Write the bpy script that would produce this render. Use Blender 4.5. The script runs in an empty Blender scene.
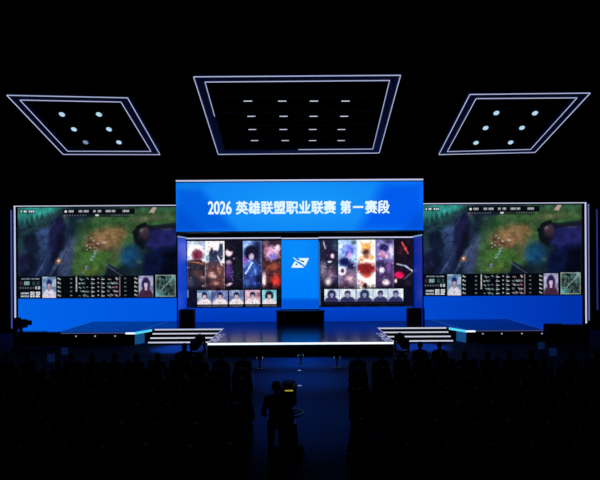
import bpy, bmesh, math, random
import numpy as np
from mathutils import Vector, Matrix, noise as mnoise

random.seed(7)
rng = np.random.default_rng(7)
scene = bpy.context.scene
COL = scene.collection
PI = math.pi

# ------------------------------------------------------------------ camera
F = 520.0                 # focal length in pixels of the 600 px wide frame
EYE = 4.14                # camera height
HOR = 258.0               # pixel row of the horizon
ROLL = 0.0061
cam_d = bpy.data.cameras.new('camera')
cam_d.sensor_width = 36.0
cam_d.lens = F / 600.0 * 36.0
cam_d.shift_y = (HOR - 240.0) / 600.0
cam_d.clip_end = 200
cam = bpy.data.objects.new('camera', cam_d)
COL.objects.link(cam)
cam.location = (0, 0, EYE)
cam.matrix_world = Matrix.Translation((0, 0, EYE)) @ Matrix.Rotation(PI/2, 4, 'X') @ Matrix.Rotation(-ROLL, 4, 'Z')
scene.camera = cam
scene.view_settings.view_transform = 'Standard'
scene.view_settings.look = 'None'
scene.view_settings.exposure = 0.0
scene.view_settings.gamma = 1.0
scene.view_settings.use_curve_mapping = False
scene.cycles.use_denoising = True
scene.cycles.max_bounces = 6
scene.cycles.sample_clamp_indirect = 4.0


def unroll(px, py):
    return px - ROLL*(py-HOR), py + ROLL*(px-300)


def PX(px, d):
    return (px-300.0)*d/F


def PZ(py, d):
    return EYE-(py-HOR)*d/F


# ------------------------------------------------------------------ materials
def lin1(v):
    v = v/255.0
    return v/12.92 if v <= 0.04045 else ((v+0.055)/1.055)**2.4


def lin(c):
    return tuple(lin1(v) for v in c)


MATS = {}


def surf(name, col, rough=0.6, metal=0.0, spec=0.5, noise_scale=12.0, amount=0.25, bump=0.0):
    if name in MATS:
        return MATS[name]
    m = bpy.data.materials.new(name)
    m.use_nodes = True
    nt = m.node_tree
    b = nt.nodes['Principled BSDF']
    c = lin(col)
    tc = nt.nodes.new('ShaderNodeTexCoord')
    nz = nt.nodes.new('ShaderNodeTexNoise')
    nz.inputs['Scale'].default_value = noise_scale
    nz.inputs['Detail'].default_value = 4
    nt.links.new(tc.outputs['Object'], nz.inputs['Vector'])
    mx = nt.nodes.new('ShaderNodeMix')
    mx.data_type = 'RGBA'
    mx.inputs[6].default_value = (*[v*(1-amount) for v in c], 1)
    mx.inputs[7].default_value = (*[min(1, v*(1+amount)) for v in c], 1)
    nt.links.new(nz.outputs['Fac'], mx.inputs[0])
    nt.links.new(mx.outputs[2], b.inputs['Base Color'])
    b.inputs['Roughness'].default_value = rough
    b.inputs['Metallic'].default_value = metal
    b.inputs['Specular IOR Level'].default_value = spec
    if bump:
        bp = nt.nodes.new('ShaderNodeBump')
        bp.inputs['Strength'].default_value = bump
        bp.inputs['Distance'].default_value = 0.01
        nt.links.new(nz.outputs['Fac'], bp.inputs['Height'])
        nt.links.new(bp.outputs['Normal'], b.inputs['Normal'])
    MATS[name] = m
    return m


def emit(name, col, strength=1.0):
    if name in MATS:
        return MATS[name]
    m = bpy.data.materials.new(name)
    m.use_nodes = True
    nt = m.node_tree
    b = nt.nodes['Principled BSDF']
    b.inputs['Base Color'].default_value = (0.01, 0.01, 0.01, 1)
    b.inputs['Roughness'].default_value = 0.5
    b.inputs['Emission Color'].default_value = (*lin(col), 1)
    b.inputs['Emission Strength'].default_value = strength
    MATS[name] = m
    return m


def picture_mat():
    """LED picture: every diode shows the colour stored for it in the panel mesh."""
    if 'led_picture' in MATS:
        return MATS['led_picture']
    m = bpy.data.materials.new('led_picture')
    m.use_nodes = True
    nt = m.node_tree
    b = nt.nodes['Principled BSDF']
    b.inputs['Base Color'].default_value = (0.008, 0.008, 0.008, 1)
    b.inputs['Roughness'].default_value = 0.5
    a = nt.nodes.new('ShaderNodeAttribute')
    a.attribute_name = 'diode'
    nt.links.new(a.outputs['Color'], b.inputs['Emission Color'])
    b.inputs['Emission Strength'].default_value = 1.0
    MATS['led_picture'] = m
    return m


BLACK = surf('matt_black_paint', (9, 9, 11), 0.7, spec=0.2)
CABINET = surf('black_led_cabinet', (8, 8, 10), 0.6, spec=0.2)
METAL = surf('black_powder_coated_metal', (16, 16, 18), 0.45, 0.3)
RUBBER = surf('black_rubber', (12, 12, 12), 0.85, spec=0.2)
WALLM = surf('dark_venue_wall', (7, 7, 9), 0.95, spec=0.05, noise_scale=2)
CEILM = surf('dark_venue_ceiling', (5, 5, 6), 0.95, spec=0.02, noise_scale=2)
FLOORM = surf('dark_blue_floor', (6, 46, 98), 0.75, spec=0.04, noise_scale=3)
DECK = surf('glossy_dark_blue_stage_deck', (10, 22, 70), 0.2, spec=0.5, noise_scale=4)
FASCIA = surf('black_stage_fascia', (5, 5, 6), 0.8, spec=0.1)
BANDM = surf('blue_grey_frame_panel', (70, 90, 150), 0.7, spec=0.2)
WHITE_STRIP = emit('white_led_strip', (196, 200, 232))
STAIR_STRIP = emit('stair_led_strip', (198, 200, 222))
FRONT_STRIP = emit('bright_white_led_strip', (226, 236, 250), 1.3)
FRAME_STRIP = emit('cool_white_frame_strip', (168, 178, 214))
BLUE_STRIP = emit('dim_blue_led_strip', (62, 76, 150))
CYAN_STRIP = emit('cyan_led_strip', (80, 215, 250))
CYAN_GLOW_FACE = emit('painted_cyan_strip_glow', (16, 74, 128))
LETTER = emit('white_led_lettering', (226, 248, 255))
LAMP_WHITE = emit('cool_lamp_lens', (176, 214, 236))
LAMP_DIM = emit('dim_lamp_lens', (120, 140, 170))
BAR_LENS = emit('bar_lamp_lens', (190, 200, 215))
MARK = emit('white_stage_mark', (150, 155, 200))
SPARK = emit('tiny_marker_light', (150, 165, 200))
YELLOW = emit('yellow_status_screen', (168, 152, 48))
MON_BLUE = emit('dim_blue_monitor_picture', (7, 23, 58))

# ------------------------------------------------------------------ object helpers
ORG = {}


def tag(o, label=None, cat=None, group=None, kind=None):
    if label:
        o['label'] = label
    if cat:
        o['category'] = cat
    if group:
        o['group'] = group
    if kind:
        o['kind'] = kind
    return o


def thing(name, label, cat, loc=(0, 0, 0), group=None):
    o = bpy.data.objects.new(name, None)
    o.empty_display_size = 0.2
    COL.objects.link(o)
    o.location = loc
    ORG[o.name] = Vector(loc)
    return tag(o, label, cat, group)


class MB:
    def __init__(s):
        s.bm = bmesh.new()

    def quad(s, pts):
        s.bm.faces.new([s.bm.verts.new(p) for p in pts])
        return s

    def poly(s, pts, ext):
        """prism: polygon pts extruded by vector ext"""
        ext = Vector(ext)
        a = [s.bm.verts.new(Vector(p)) for p in pts]
        b = [s.bm.verts.new(Vector(p)+ext) for p in pts]
        n = len(pts)
        s.bm.faces.new(a)
        s.bm.faces.new(list(reversed(b)))
        for i in range(n):
            s.bm.faces.new([a[i], b[i], b[(i+1) % n], a[(i+1) % n]])
        return s

    def box(s, x0, x1, y0, y1, z0, z1):
        return s.poly([(x0, y0, z0), (x1, y0, z0), (x1, y1, z0), (x0, y1, z0)], (0, 0, z1-z0))

    def ring(s, outer, inner, ext):
        """polygon ring prism"""
        ext = Vector(ext)
        n = len(outer)
        o = [s.bm.verts.new(Vector(p)) for p in outer]
        i_ = [s.bm.verts.new(Vector(p)) for p in inner]
        o2 = [s.bm.verts.new(Vector(p)+ext) for p in outer]
        i2 = [s.bm.verts.new(Vector(p)+ext) for p in inner]
        for k in range(n):
            j = (k+1) % n
            s.bm.faces.new([o[k], o[j], i_[j], i_[k]])
            s.bm.faces.new([o2[k], i2[k], i2[j], o2[j]])
            s.bm.faces.new([o[k], o2[k], o2[j], o[j]])
            s.bm.faces.new([i_[k], i_[j], i2[j], i2[k]])
        return s

    def bar(s, p, q, w, h=None, up=(0, 0, 1)):
        p, q = Vector(p), Vector(q)
        h = h or w
        d = (q-p).normalized()
        u = Vector(up)
        if abs(d.dot(u)) > 0.98:
            u = Vector((0, 1, 0))
        a = d.cross(u).normalized()*(w/2)
        b = a.cross(d).normalized()*(h/2)
        return s.poly([p-a-b, p+a-b, p+a+b, p-a+b], q-p)

    def cyl(s, p, q, r0, r1=None, n=16):
        p, q = Vector(p), Vector(q)
        r1 = r0 if r1 is None else r1
        d = (q-p).normalized()
        u = Vector((0, 0, 1)) if abs(d.z) < 0.9 else Vector((1, 0, 0))
        a = d.cross(u).normalized()
        b = d.cross(a).normalized()
        A = [s.bm.verts.new(p+(a*math.cos(t)+b*math.sin(t))*r0) for t in [2*PI*i/n for i in range(n)]]
        B = [s.bm.verts.new(q+(a*math.cos(t)+b*math.sin(t))*r1) for t in [2*PI*i/n for i in range(n)]]
        s.bm.faces.new(A)
        s.bm.faces.new(list(reversed(B)))
        for i in range(n):
            j = (i+1) % n
            s.bm.faces.new([A[i], B[i], B[j], A[j]])
        return s

    def ball(s, c, r, seg=16, rings=10, rot=None):
        c = Vector(c)
        r = (r, r, r) if isinstance(r, (int, float)) else r
        M = Matrix.Translation(c) @ (rot.to_4x4() if rot else Matrix.Identity(4)) @ Matrix.Diagonal((*r, 1))
        bmesh.ops.create_uvsphere(s.bm, u_segments=seg, v_segments=rings, radius=1, matrix=M)
        return s

    def capsule(s, p, r0, q, r1, n=14):
        s.ball(p, r0, n, 8)
        s.ball(q, r1, n, 8)
        if (Vector(p)-Vector(q)).length > 1e-4:
            s.cyl(p, q, r0, r1, n)
        return s

    def build(s, name, mat, parent=None, bevel=0.0, smooth=False):
        bmesh.ops.recalc_face_normals(s.bm, faces=s.bm.faces[:])
        if bevel:
            bmesh.ops.bevel(s.bm, geom=s.bm.edges[:], offset=bevel, segments=2, affect='EDGES', profile=0.6)
        me = bpy.data.meshes.new(name)
        org = ORG.get(parent.name, Vector()) if parent else Vector()
        for v in s.bm.verts:
            v.co -= org
        s.bm.to_mesh(me)
        s.bm.free()
        if mat:
            me.materials.append(mat)
        if smooth:
            for p in me.polygons:
                p.use_smooth = True
        o = bpy.data.objects.new(name, me)
        COL.objects.link(o)
        if parent:
            o.parent = parent
            ORG[o.name] = org
        return o


def copy_tree(o, parent=None):
    c = o.copy()
    COL.objects.link(c)
    if parent:
        c.parent = parent
    for ch in list(o.children):
        copy_tree(ch, c)
    return c


def struct(name, mb, mat):
    return tag(mb.build(name, mat), kind='structure')


def text_obj(name, body, mat, parent, x0, x1, z0, z1, y, bold=0.0):
    """lettering standing in the plane y facing the camera, fitted to the box; bold thickens the strokes"""
    cu = bpy.data.curves.new(name, 'FONT')
    cu.body = body
    cu.size = 1.0
    cu.extrude = 0.01
    tmp = bpy.data.objects.new(name, cu)
    COL.objects.link(tmp)
    dg = bpy.context.evaluated_depsgraph_get()
    src = bpy.data.meshes.new_from_object(tmp.evaluated_get(dg))
    bpy.data.objects.remove(tmp)
    co = np.array([v.co[:] for v in src.vertices])
    lo, hi = co.min(0), co.max(0)
    org = ORG.get(parent.name, Vector())
    co = (co-lo)/np.maximum(hi-lo, 1e-6)
    fc = [tuple(p.vertices) for p in src.polygons]
    V, Fc = [], []
    sh = [(0, 0)] if not bold else [(0, 0), (-bold, 0), (bold, 0), (0, bold), (0, -bold)]
    for k, (dx, dz) in enumerate(sh):
        n0 = len(V)
        yo = y-0.003*k
        for u, w, t in co:
            V.append((x0+(x1-x0)*u+dx-org.x, yo-0.015*t-org.y, z0+(z1-z0)*w+dz-org.z))
        Fc += [tuple(i+n0 for i in f) for f in fc]
    me = bpy.data.meshes.new(name)
    me.from_pydata(V, [], Fc)
    me.materials.append(mat)
    o = bpy.data.objects.new(name, me)
    COL.objects.link(o)
    o.parent = parent
    ORG[o.name] = org
    return o


# ------------------------------------------------------------------ LED picture painter
def vnoise(h, w, cell, seed):
    r = np.random.default_rng(seed)
    gh, gw = int(h/cell)+3, int(w/cell)+3
    g = r.random((gh, gw))
    yy = np.arange(h)/cell
    xx = np.arange(w)/cell
    y0 = yy.astype(int)
    x0 = xx.astype(int)
    fy = (yy-y0)[:, None]
    fx = (xx-x0)[None, :]
    fy = fy*fy*(3-2*fy)
    fx = fx*fx*(3-2*fx)
    a = g[y0][:, x0]
    b = g[y0][:, x0+1]
    c = g[y0+1][:, x0]
    d = g[y0+1][:, x0+1]
    return a*(1-fy)*(1-fx)+b*(1-fy)*fx+c*fy*(1-fx)+d*fy*fx


class Canvas:
    """colours in 0..255 display values on a grid with s samples per unit; unit box x0..x1, y0..y1, y down"""
    def __init__(c, x0, x1, y0, y1, s, base=(0, 0, 0)):
        c.x0, c.x1, c.y0, c.y1, c.s = x0, x1, y0, y1, s
        c.w = max(2, int(round((x1-x0)*s))+1)
        c.h = max(2, int(round((y1-y0)*s))+1)
        c.a = np.zeros((c.h, c.w, 3))+np.array(base, float)
        c.X, c.Y = np.meshgrid(np.linspace(x0, x1, c.w), np.linspace(y0, y1, c.h))

    def mixin(c, m, col):
        m = np.clip(m, 0, 1)[..., None]
        c.a = c.a*(1-m)+np.array(col, float)*m
        return c

    def blob(c, cx, cy, rx, ry, col, rot=0.0, soft=0.5, alpha=1.0):
        t = math.radians(rot)
        dx, dy = c.X-cx, c.Y-cy
        u = (dx*math.cos(t)+dy*math.sin(t))/rx
        v = (-dx*math.sin(t)+dy*math.cos(t))/ry
        r = np.sqrt(u*u+v*v)
        return c.mixin(alpha*np.clip((1-r)/max(soft, 1e-3)+0.0, 0, 1), col)

    def rect(c, x0, x1, y0, y1, col, alpha=1.0, soft=0.25):
        m = np.clip((c.X-x0)/soft+0.5, 0, 1)*np.clip((x1-c.X)/soft+0.5, 0, 1) \
            * np.clip((c.Y-y0)/soft+0.5, 0, 1)*np.clip((y1-c.Y)/soft+0.5, 0, 1)
        return c.mixin(alpha*m, col)

    def poly(c, pts, col, soft=0.5, alpha=1.0):
        inside = np.zeros_like(c.X, bool)
        dist = np.full(c.X.shape, 1e9)
        n = len(pts)
        for i in range(n):
            (xa, ya), (xb, yb) = pts[i], pts[(i+1) % n]
            cond = ((ya > c.Y) != (yb > c.Y))
            xi = (xb-xa)*(c.Y-ya)/((yb-ya) if abs(yb-ya) > 1e-9 else 1e-9)+xa
            inside ^= cond & (c.X < xi)
            L = (xb-xa)**2+(yb-ya)**2+1e-9
            t = np.clip(((c.X-xa)*(xb-xa)+(c.Y-ya)*(yb-ya))/L, 0, 1)
            dist = np.minimum(dist, np.hypot(c.X-xa-t*(xb-xa), c.Y-ya-t*(yb-ya)))
        sd = np.where(inside, dist, -dist)
        return c.mixin(alpha*np.clip(sd/soft+0.5, 0, 1), col)

    def line(c, xa, ya, xb, yb, w, col, alpha=1.0, soft=0.5):
        L = (xb-xa)**2+(yb-ya)**2+1e-9
        t = np.clip(((c.X-xa)*(xb-xa)+(c.Y-ya)*(yb-ya))/L, 0, 1)
        d = np.hypot(c.X-xa-t*(xb-xa), c.Y-ya-t*(yb-ya))
        return c.mixin(alpha*np.clip((w/2-d)/soft+0.5, 0, 1), col)

    def grain(c, cell, amt, seed):
        n = vnoise(c.h, c.w, cell*c.s, seed)
        c.a = c.a*(1+amt*(n[..., None]-0.5)*2)
        return c

    def tint(c, cell, cols, alpha, seed):
        for i, col in enumerate(cols):
            n = vnoise(c.h, c.w, cell*c.s, seed+i*13)
            c.mixin(alpha*np.clip((n-0.55)*4, 0, 1), col)
        return c

    def mesh(c, name):
        me = bpy.data.meshes.new(name)
        return me


def led_part(name, cv, fx, fz, y, parent, mesh=None):
    """one LED panel: canvas units mapped by fx, fz to metres, in the plane y; front face plus a thin closed back"""
    org = ORG.get(parent.name, Vector())
    if mesh is None:
        h, w = cv.h, cv.w
        xs = np.array([fx(v) for v in np.linspace(cv.x0, cv.x1, w)])
        zs = np.array([fz(v) for v in np.linspace(cv.y0, cv.y1, h)])
        V = np.zeros((h, w, 3))
        V[..., 0] = xs[None, :]-org.x
        V[..., 1] = y-org.y
        V[..., 2] = zs[:, None]-org.z
        verts = V.reshape(-1, 3).tolist()
        idx = np.arange(h*w).reshape(h, w)
        q = np.stack([idx[1:, :-1], idx[1:, 1:], idx[:-1, 1:], idx[:-1, :-1]], -1).reshape(-1, 4)
        faces = q.tolist()
        n0 = len(verts)
        t = 0.02
        loop = [idx[0, 0], idx[0, -1], idx[-1, -1], idx[-1, 0]]
        back = []
        for i in loop:
            p = verts[i]
            back.append(len(verts))
            verts.append([p[0], p[1]+t, p[2]])
        top = idx[0, :].tolist()
        bot = idx[-1, :].tolist()
        lef = idx[:, 0].tolist()
        rig = idx[:, -1].tolist()
        faces.append([back[0], back[1], back[2], back[3]])
        faces.append(top+[back[1], back[0]])
        faces.append(bot[::-1]+[back[3], back[2]])
        faces.append(lef[::-1]+[back[0], back[3]])
        faces.append(rig+[back[2], back[1]])
        me = bpy.data.meshes.new(name)
        me.from_pydata(verts, [], faces)
        at = me.attributes.new('diode', 'FLOAT_COLOR', 'POINT')
        a = np.clip(cv.a, 0, 255)/255.0
        a = np.where(a <= 0.04045, a/12.92, ((a+0.055)/1.055)**2.4)
        buf = np.zeros((len(verts), 4))
        buf[:, 3] = 1
        buf[:n0, :3] = a.reshape(-1, 3)
        at.data.foreach_set('color', buf.ravel())
        me.materials.append(picture_mat())
        me.materials.append(CABINET)
        mi = np.zeros(len(faces), int)
        mi[-5:] = 1
        me.polygons.foreach_set('material_index', mi)
        me.update()
    else:
        me = mesh
    o = bpy.data.objects.new(name, me)
    COL.objects.link(o)
    o.parent = parent
    ORG[o.name] = org
    return o


# ------------------------------------------------------------------ the room
XW, YB, YF, ZC = 21.0, 31.5, -3.0, 13.2
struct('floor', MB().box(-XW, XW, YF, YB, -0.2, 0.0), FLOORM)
struct('ceiling', MB().box(-XW, XW, YF, YB, ZC, ZC+0.2), CEILM)
struct('wall_left', MB().box(-XW-0.2, -XW, YF, YB, 0, ZC), WALLM)
struct('wall_right', MB().box(XW, XW+0.2, YF, YB, 0, ZC), WALLM)
struct('wall_back', MB().box(-XW, XW, YB, YB+0.2, 0, ZC), WALLM)
struct('wall_front', MB().box(-XW, XW, YF-0.2, YF, 0, ZC), WALLM)

# ------------------------------------------------------------------ stage
ZS = 0.62
DW = 29.4       # side LED walls
D_ST = 26.15    # top step nosing
D_FR = 21.7     # centre stage front edge
XC = 3.87       # half width of the centre stage
XI = 7.34       # outer side of the stairs


def stage_centre():
    t = thing('centre_stage', 'wide glossy black centre stage with a bright white light strip along its front edge', 'stage', (0, D_FR, 0))
    m = MB()
    m.poly([(-XC, D_FR, ZS-0.06), (XC, D_FR, ZS-0.06), (XC, D_ST, ZS-0.06), (XI, D_ST, ZS-0.06), (XI, 29.36, ZS-0.06), (6.5, 29.36, ZS-0.06), (6.5, 29.9, ZS-0.06),
            (-6.5, 29.9, ZS-0.06), (-6.5, 29.36, ZS-0.06), (-XI, 29.36, ZS-0.06), (-XI, D_ST, ZS-0.06), (-XC, D_ST, ZS-0.06)], (0, 0, 0.06))
    m.build('deck', DECK, t)
    m = MB()
    m.poly([(-XC, D_FR+0.03, 0), (XC, D_FR+0.03, 0), (XC, D_ST+0.02, 0), (XI, D_ST+0.02, 0), (XI, 29.36, 0), (6.5, 29.36, 0), (6.5, 29.9, 0),
            (-6.5, 29.9, 0), (-6.5, 29.36, 0), (-XI, 29.36, 0), (-XI, D_ST+0.02, 0), (-XC, D_ST+0.02, 0)], (0, 0, ZS-0.06))
    m.build('fascia', FASCIA, t)
    tag(MB().box(-XC, XC, D_FR-0.05, D_FR, ZS-0.085, ZS-0.005).build('front_light_strip', FRONT_STRIP, t), 'bright white light strip')
    for s in (-1, 1):
        MB().box(s*XC-0.015, s*XC+0.015, D_FR+0.3, D_ST, ZS, ZS+0.012).build('edge_line', MARK, t)
        m = MB()
        r = random.Random(3)
        for i in range(60):
            y = D_FR+0.2+r.random()*2.3
            x = s*(XC-0.05-r.random()*0.3)
            l = 0.02+0.05*r.random()
            m.box(x-l/2, x+l/2, y-0.04, y+0.04, ZS, ZS+0.008)
        tag(m.build('corner_marks', emit('pale_corner_marks', (150, 155, 200)), t), 'scatter of pale marks along the stage corner', kind='stuff')  # small pale emissive flecks scattered along the stage edge
    m = MB()
    r = random.Random(5)
    x = -XC+0.6
    while x < XC-0.6:
        if abs(x) > 0.9 and r.random() < 0.7:
            m.box(x, x+0.05+0.1*r.random(), D_FR+0.42, D_FR+0.5, ZS, ZS+0.008)
        x += 0.22
    m.build('front_dashes', emit('faint_front_dash', (88, 92, 130)), t)  # broken row of dim emissive dashes behind the front edge


stage_centre()


def stairs(s, label):
    t = thing('stage_stairs', label, 'stairs', (s*(XC+XI)/2, D_ST, 0), 'stairs beside the centre stage')
    ds = [D_ST, 25.76, 25.38, 25.0]
    xa, xb = sorted((s*(XC+0.03), s*(XI-0.02)))
    for k in range(1, 4):
        z = ZS-0.155*k
        MB().box(xa, xb, ds[k], ds[k-1]-0.005, 0.0, z).build('step', FASCIA, t)
        MB().box(xa, xb, ds[k]-0.04, ds[k], z-0.065, z-0.004).build('step_light', STAIR_STRIP, t)
    MB().box(xa, xb, D_ST-0.05, D_ST-0.005, ZS-0.07, ZS-0.005).build('step_light', STAIR_STRIP, t)


stairs(-1, 'left stage stairs with four white lit step edges')
stairs(1, 'right stage stairs with four white lit step edges')


def side_platform(s, label, lamps):
    x_out, x_in, dfr = 11.75, 7.95, 25.0
    t = thing('side_platform', label, 'stage', (s*9.7, dfr, 0), 'side stage platforms')
    foot = [(s*x_out, dfr), (s*x_in, dfr), (s*(XI+0.02), D_ST), (s*(XI+0.02), 29.36), (s*x_out, 29.36)]
    MB().poly([(x, y, ZS-0.06) for x, y in foot], (0, 0, 0.06)).build('deck', DECK, t)
    ins = [(s*(x_out-0.03), dfr+0.03), (s*(x_in+0.02), dfr+0.03), (s*(XI+0.05), D_ST+0.02), (s*(XI+0.05), 29.33), (s*(x_out-0.03), 29.33)]
    MB().poly([(x, y, 0) for x, y in ins], (0, 0, ZS-0.06)).build('fascia', FASCIA, t)
    xa, xb = sorted((s*x_out, s*(x_in+0.45)))
    MB().box(xa, xb, dfr-0.03, dfr, ZS-0.05, ZS-0.02).build('front_light_strip', emit('faint_front_strip', (76, 80, 126)), t)
    xa, xb = sorted((s*(x_in+0.45), s*x_in))
    MB().box(xa, xb, dfr-0.05, dfr, ZS-0.09, ZS-0.01).build('front_light_strip', FRONT_STRIP, t)
    MB().bar((s*x_in, dfr-0.03, ZS-0.05), (s*(XI+0.1), D_ST-0.16, ZS-0.05), 0.05, 0.11).build('corner_light_strip', CYAN_STRIP, t)
    MB().poly([(s*x_in, dfr-0.0, 0.02), (s*(XI+0.32), dfr+0.55, 0.02), (s*(XI+0.32), dfr+0.55, ZS-0.1), (s*x_in, dfr-0.0, ZS-0.1)], (s*0.02, 0.02, 0)).build('corner_glow_face', CYAN_GLOW_FACE, t)  # corner face of the platform; the strip's light on it is painted as emission
    MB().box(*sorted((s*x_out, s*(x_out-0.02))), dfr, 29.36, ZS, ZS+0.006).build('edge_line', emit('faint_edge_line', (40, 90, 190)), t)
    MB().bar((s*x_in, dfr+0.04, ZS+0.004), (s*(XI+0.06), 29.3, ZS+0.004), 0.02, 0.008).build('edge_line', MATS['faint_edge_line'], t)
    for px in lamps:
        x = PX(px, dfr)
        l = MB().cyl((x, dfr+0.04, ZS-0.17), (x, dfr-0.05, ZS-0.17), 0.05, 0.05, 12).build('marker_lamp', METAL, t)
        MB().cyl((x, dfr-0.05, ZS-0.17), (x, dfr-0.06, ZS-0.17), 0.04, 0.035, 12).build('lens', SPARK, l)


side_platform(-1, 'low glossy side platform in front of the left LED wall', (76, 95, 115))
side_platform(1, 'low glossy side platform in front of the right LED wall', (482, 501, 521, 541))

# ------------------------------------------------------------------ painted LED content
BLUE_L = (0, 98, 232)


def paint_game():
    c = Canvas(18, 177, 207.4, 276, 2.0, (20, 36, 44))
    # the left rocks
    c.rect(18, 74, 207, 276, (22, 38, 58), soft=14)
    c.blob(38, 207, 34, 18, (48, 148, 138), soft=0.6)
    c.blob(26, 216, 14, 12, (44, 132, 124), soft=0.7)
    c.poly([(18, 238), (30, 226), (41, 219), (62, 208), (72, 208), (70, 224), (56, 238), (30, 252), (18, 256)], (30, 56, 62), soft=2.5)
    for i in range(5):
        c.poly([(20+5*i, 228-2.2*i), (22+5*i, 218-1.5*i), (25+5*i, 227-2.2*i)], (26, 62, 62), soft=1.2)
    c.poly([(36, 232), (48, 226), (54, 240), (50, 256), (40, 250)], (46, 66, 108), soft=4)
    c.poly([(24, 236), (34, 230), (40, 248), (34, 256), (24, 250)], (18, 26, 48), soft=4)
    c.poly([(50, 222), (62, 214), (66, 226), (60, 246), (52, 262), (48, 246)], (24, 26, 58), soft=4)
    c.blob(66, 215, 5, 4, (110, 76, 92), soft=0.9, alpha=0.7)
    c.blob(24, 262, 12, 14, (40, 44, 98), soft=0.8)
    c.poly([(26, 276), (34, 258), (50, 262), (56, 276)], (20, 30, 58), soft=3)
    # right field
    c.poly([(70, 276), (72, 246), (78, 230), (92, 216), (112, 210), (177, 207), (177, 232), (150, 228), (136, 232), (134, 244), (124, 262), (112, 276)], (52, 80, 48), soft=6)
    c.blob(96, 258, 22, 17, (62, 102, 42), soft=0.9)
    c.blob(88, 271, 12, 8, (84, 108, 44), soft=0.9)
    c.blob(80, 215, 16, 6, (26, 34, 62), soft=0.6)
    c.blob(82, 222, 5, 3, (80, 104, 128), soft=0.9, alpha=0.7)
    c.blob(93, 226, 10, 6, (44, 88, 48), soft=0.8, rot=-20)
    c.blob(104, 240, 25, 14, (124, 92, 62), soft=0.7, rot=-12)
    c.blob(118, 233, 13, 9, (128, 106, 66), soft=0.9)
    c.blob(118, 250, 9, 14, (98, 84, 58), soft=0.9, alpha=0.7)
    c.blob(124, 220, 18, 5, (58, 104, 56), soft=0.8)
    c.rect(120, 177, 208, 212, (46, 88, 62), soft=3, alpha=0.8)
    c.blob(146, 219, 26, 4, (104, 106, 78), soft=0.9, rot=-5, alpha=0.8)
    c.blob(162, 226, 20, 4, (62, 118, 66), soft=0.8)
    c.poly([(149, 213), (153, 207.5), (157, 208), (154, 213.5)], (186, 160, 150), soft=1)
    # right stronghold and pool
    c.blob(129, 256, 13, 15, (22, 74, 108), soft=0.8)
    c.blob(145, 235, 12, 12, (14, 18, 26), soft=0.4)
    c.blob(146, 233, 9, 9, (76, 56, 70), soft=0.6)
    c.blob(142, 230, 3, 4, (128, 124, 122), soft=0.9, alpha=0.8, rot=30)
    c.poly([(150, 228), (177, 226), (177, 250), (160, 256), (146, 248)], (30, 32, 88), soft=5)
    c.poly([(144, 256), (160, 248), (177, 246), (177, 277), (142, 277)], (10, 18, 52), soft=5)
    c.poly([(164, 254), (177, 250), (177, 277), (160, 277)], (4, 8, 22), soft=5)
    c.blob(166, 229, 10, 2.2, (126, 120, 132), soft=0.8, alpha=0.7)
    c.blob(139, 262, 4, 3, (96, 120, 66), soft=0.9, alpha=0.7)
    c.poly([(104, 277), (108, 264), (116, 268), (128, 277)], (18, 26, 44), soft=2)
    c.line(104, 264, 122, 276, 1.2, (86, 92, 104), alpha=0.7)
    c.blob(132, 257, 15, 15, (22, 62, 100), soft=0.9, alpha=0.8)
    c.blob(84, 224, 11, 8, (34, 64, 46), soft=0.8, rot=-15)
    c.blob(79, 236, 7, 12, (36, 62, 50), soft=0.9, alpha=0.8)
    c.blob(106, 238, 22, 14, (134, 104, 74), soft=0.8, rot=-10, alpha=0.75)
    c.poly([(70, 236), (76, 240), (69, 277), (58, 277), (62, 256)], (62, 72, 106), soft=5, alpha=0.7)
    c.poly([(58, 232), (66, 224), (64, 244), (55, 266), (50, 262)], (16, 16, 36), soft=4, alpha=0.7)
    c.poly([(18, 258), (30, 250), (36, 262), (28, 277), (18, 277)], (12, 16, 32), soft=4, alpha=0.6)
    c.poly([(40, 254), (52, 246), (50, 262), (42, 277), (36, 277)], (34, 48, 84), soft=3, alpha=0.7)
    c.poly([(146, 226), (177, 223), (177, 229), (150, 231)], (14, 18, 30), soft=2, alpha=0.8)
    c.poly([(133, 233), (137, 225.5), (146, 222.5), (148, 226), (139, 230), (138, 240), (146, 247), (143, 250), (135, 243)], (12, 16, 22), soft=1.5, alpha=0.9)
    for q in range(14):
        rq = random.Random(q)
        x, y = 19+44*rq.random(), 222+50*rq.random()
        a = rq.uniform(-1.2, 1.2)
        c.line(x, y, x+6*math.cos(a), y+6*math.sin(a), 1.2, rq.choice([(12, 18, 34), (52, 70, 100), (20, 30, 50)]), alpha=0.5, soft=1.2)
    # the stream, the fire and little figures
    for k in range(5):
        c.line(66.5-2.6*k, 247+3.4*k, 60-2.6*k, 262+3.6*k, 0.8, (112, 122, 160), alpha=0.5, soft=0.9)
    for k in range(4):
        c.line(46-2.4*k, 258+4*k, 41-2.4*k, 270+3*k, 0.8, (84, 96, 140), alpha=0.4, soft=0.9)
    c.blob(61, 254, 2.6, 6, (70, 80, 124), soft=0.9, rot=22, alpha=0.7)
    c.line(133, 232, 139, 246, 1.4, (12, 16, 18), alpha=0.8, soft=1.2)
    c.line(133, 232, 140, 226.6, 1.2, (12, 16, 18), alpha=0.7, soft=1.2)
    c.line(62, 208.5, 37, 224, 1.0, (60, 84, 84), alpha=0.6, soft=1.2)
    c.line(55, 222, 47, 232, 1.0, (70, 90, 130), alpha=0.4, soft=1.2)
    c.blob(112, 234, 15, 6, (140, 112, 76), soft=0.9, rot=-14, alpha=0.7)
    c.blob(98, 246, 9, 5, (70, 52, 44), soft=0.9, alpha=0.6)
    c.blob(58.5, 261, 4.5, 4, (196, 110, 60), soft=1.0, alpha=0.8)
    c.blob(58.5, 260.6, 1.8, 1.6, (255, 222, 180), soft=0.8)
    c.grain(6, 0.22, 3).grain(2.0, 0.14, 4)
    r = random.Random(2)
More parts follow.
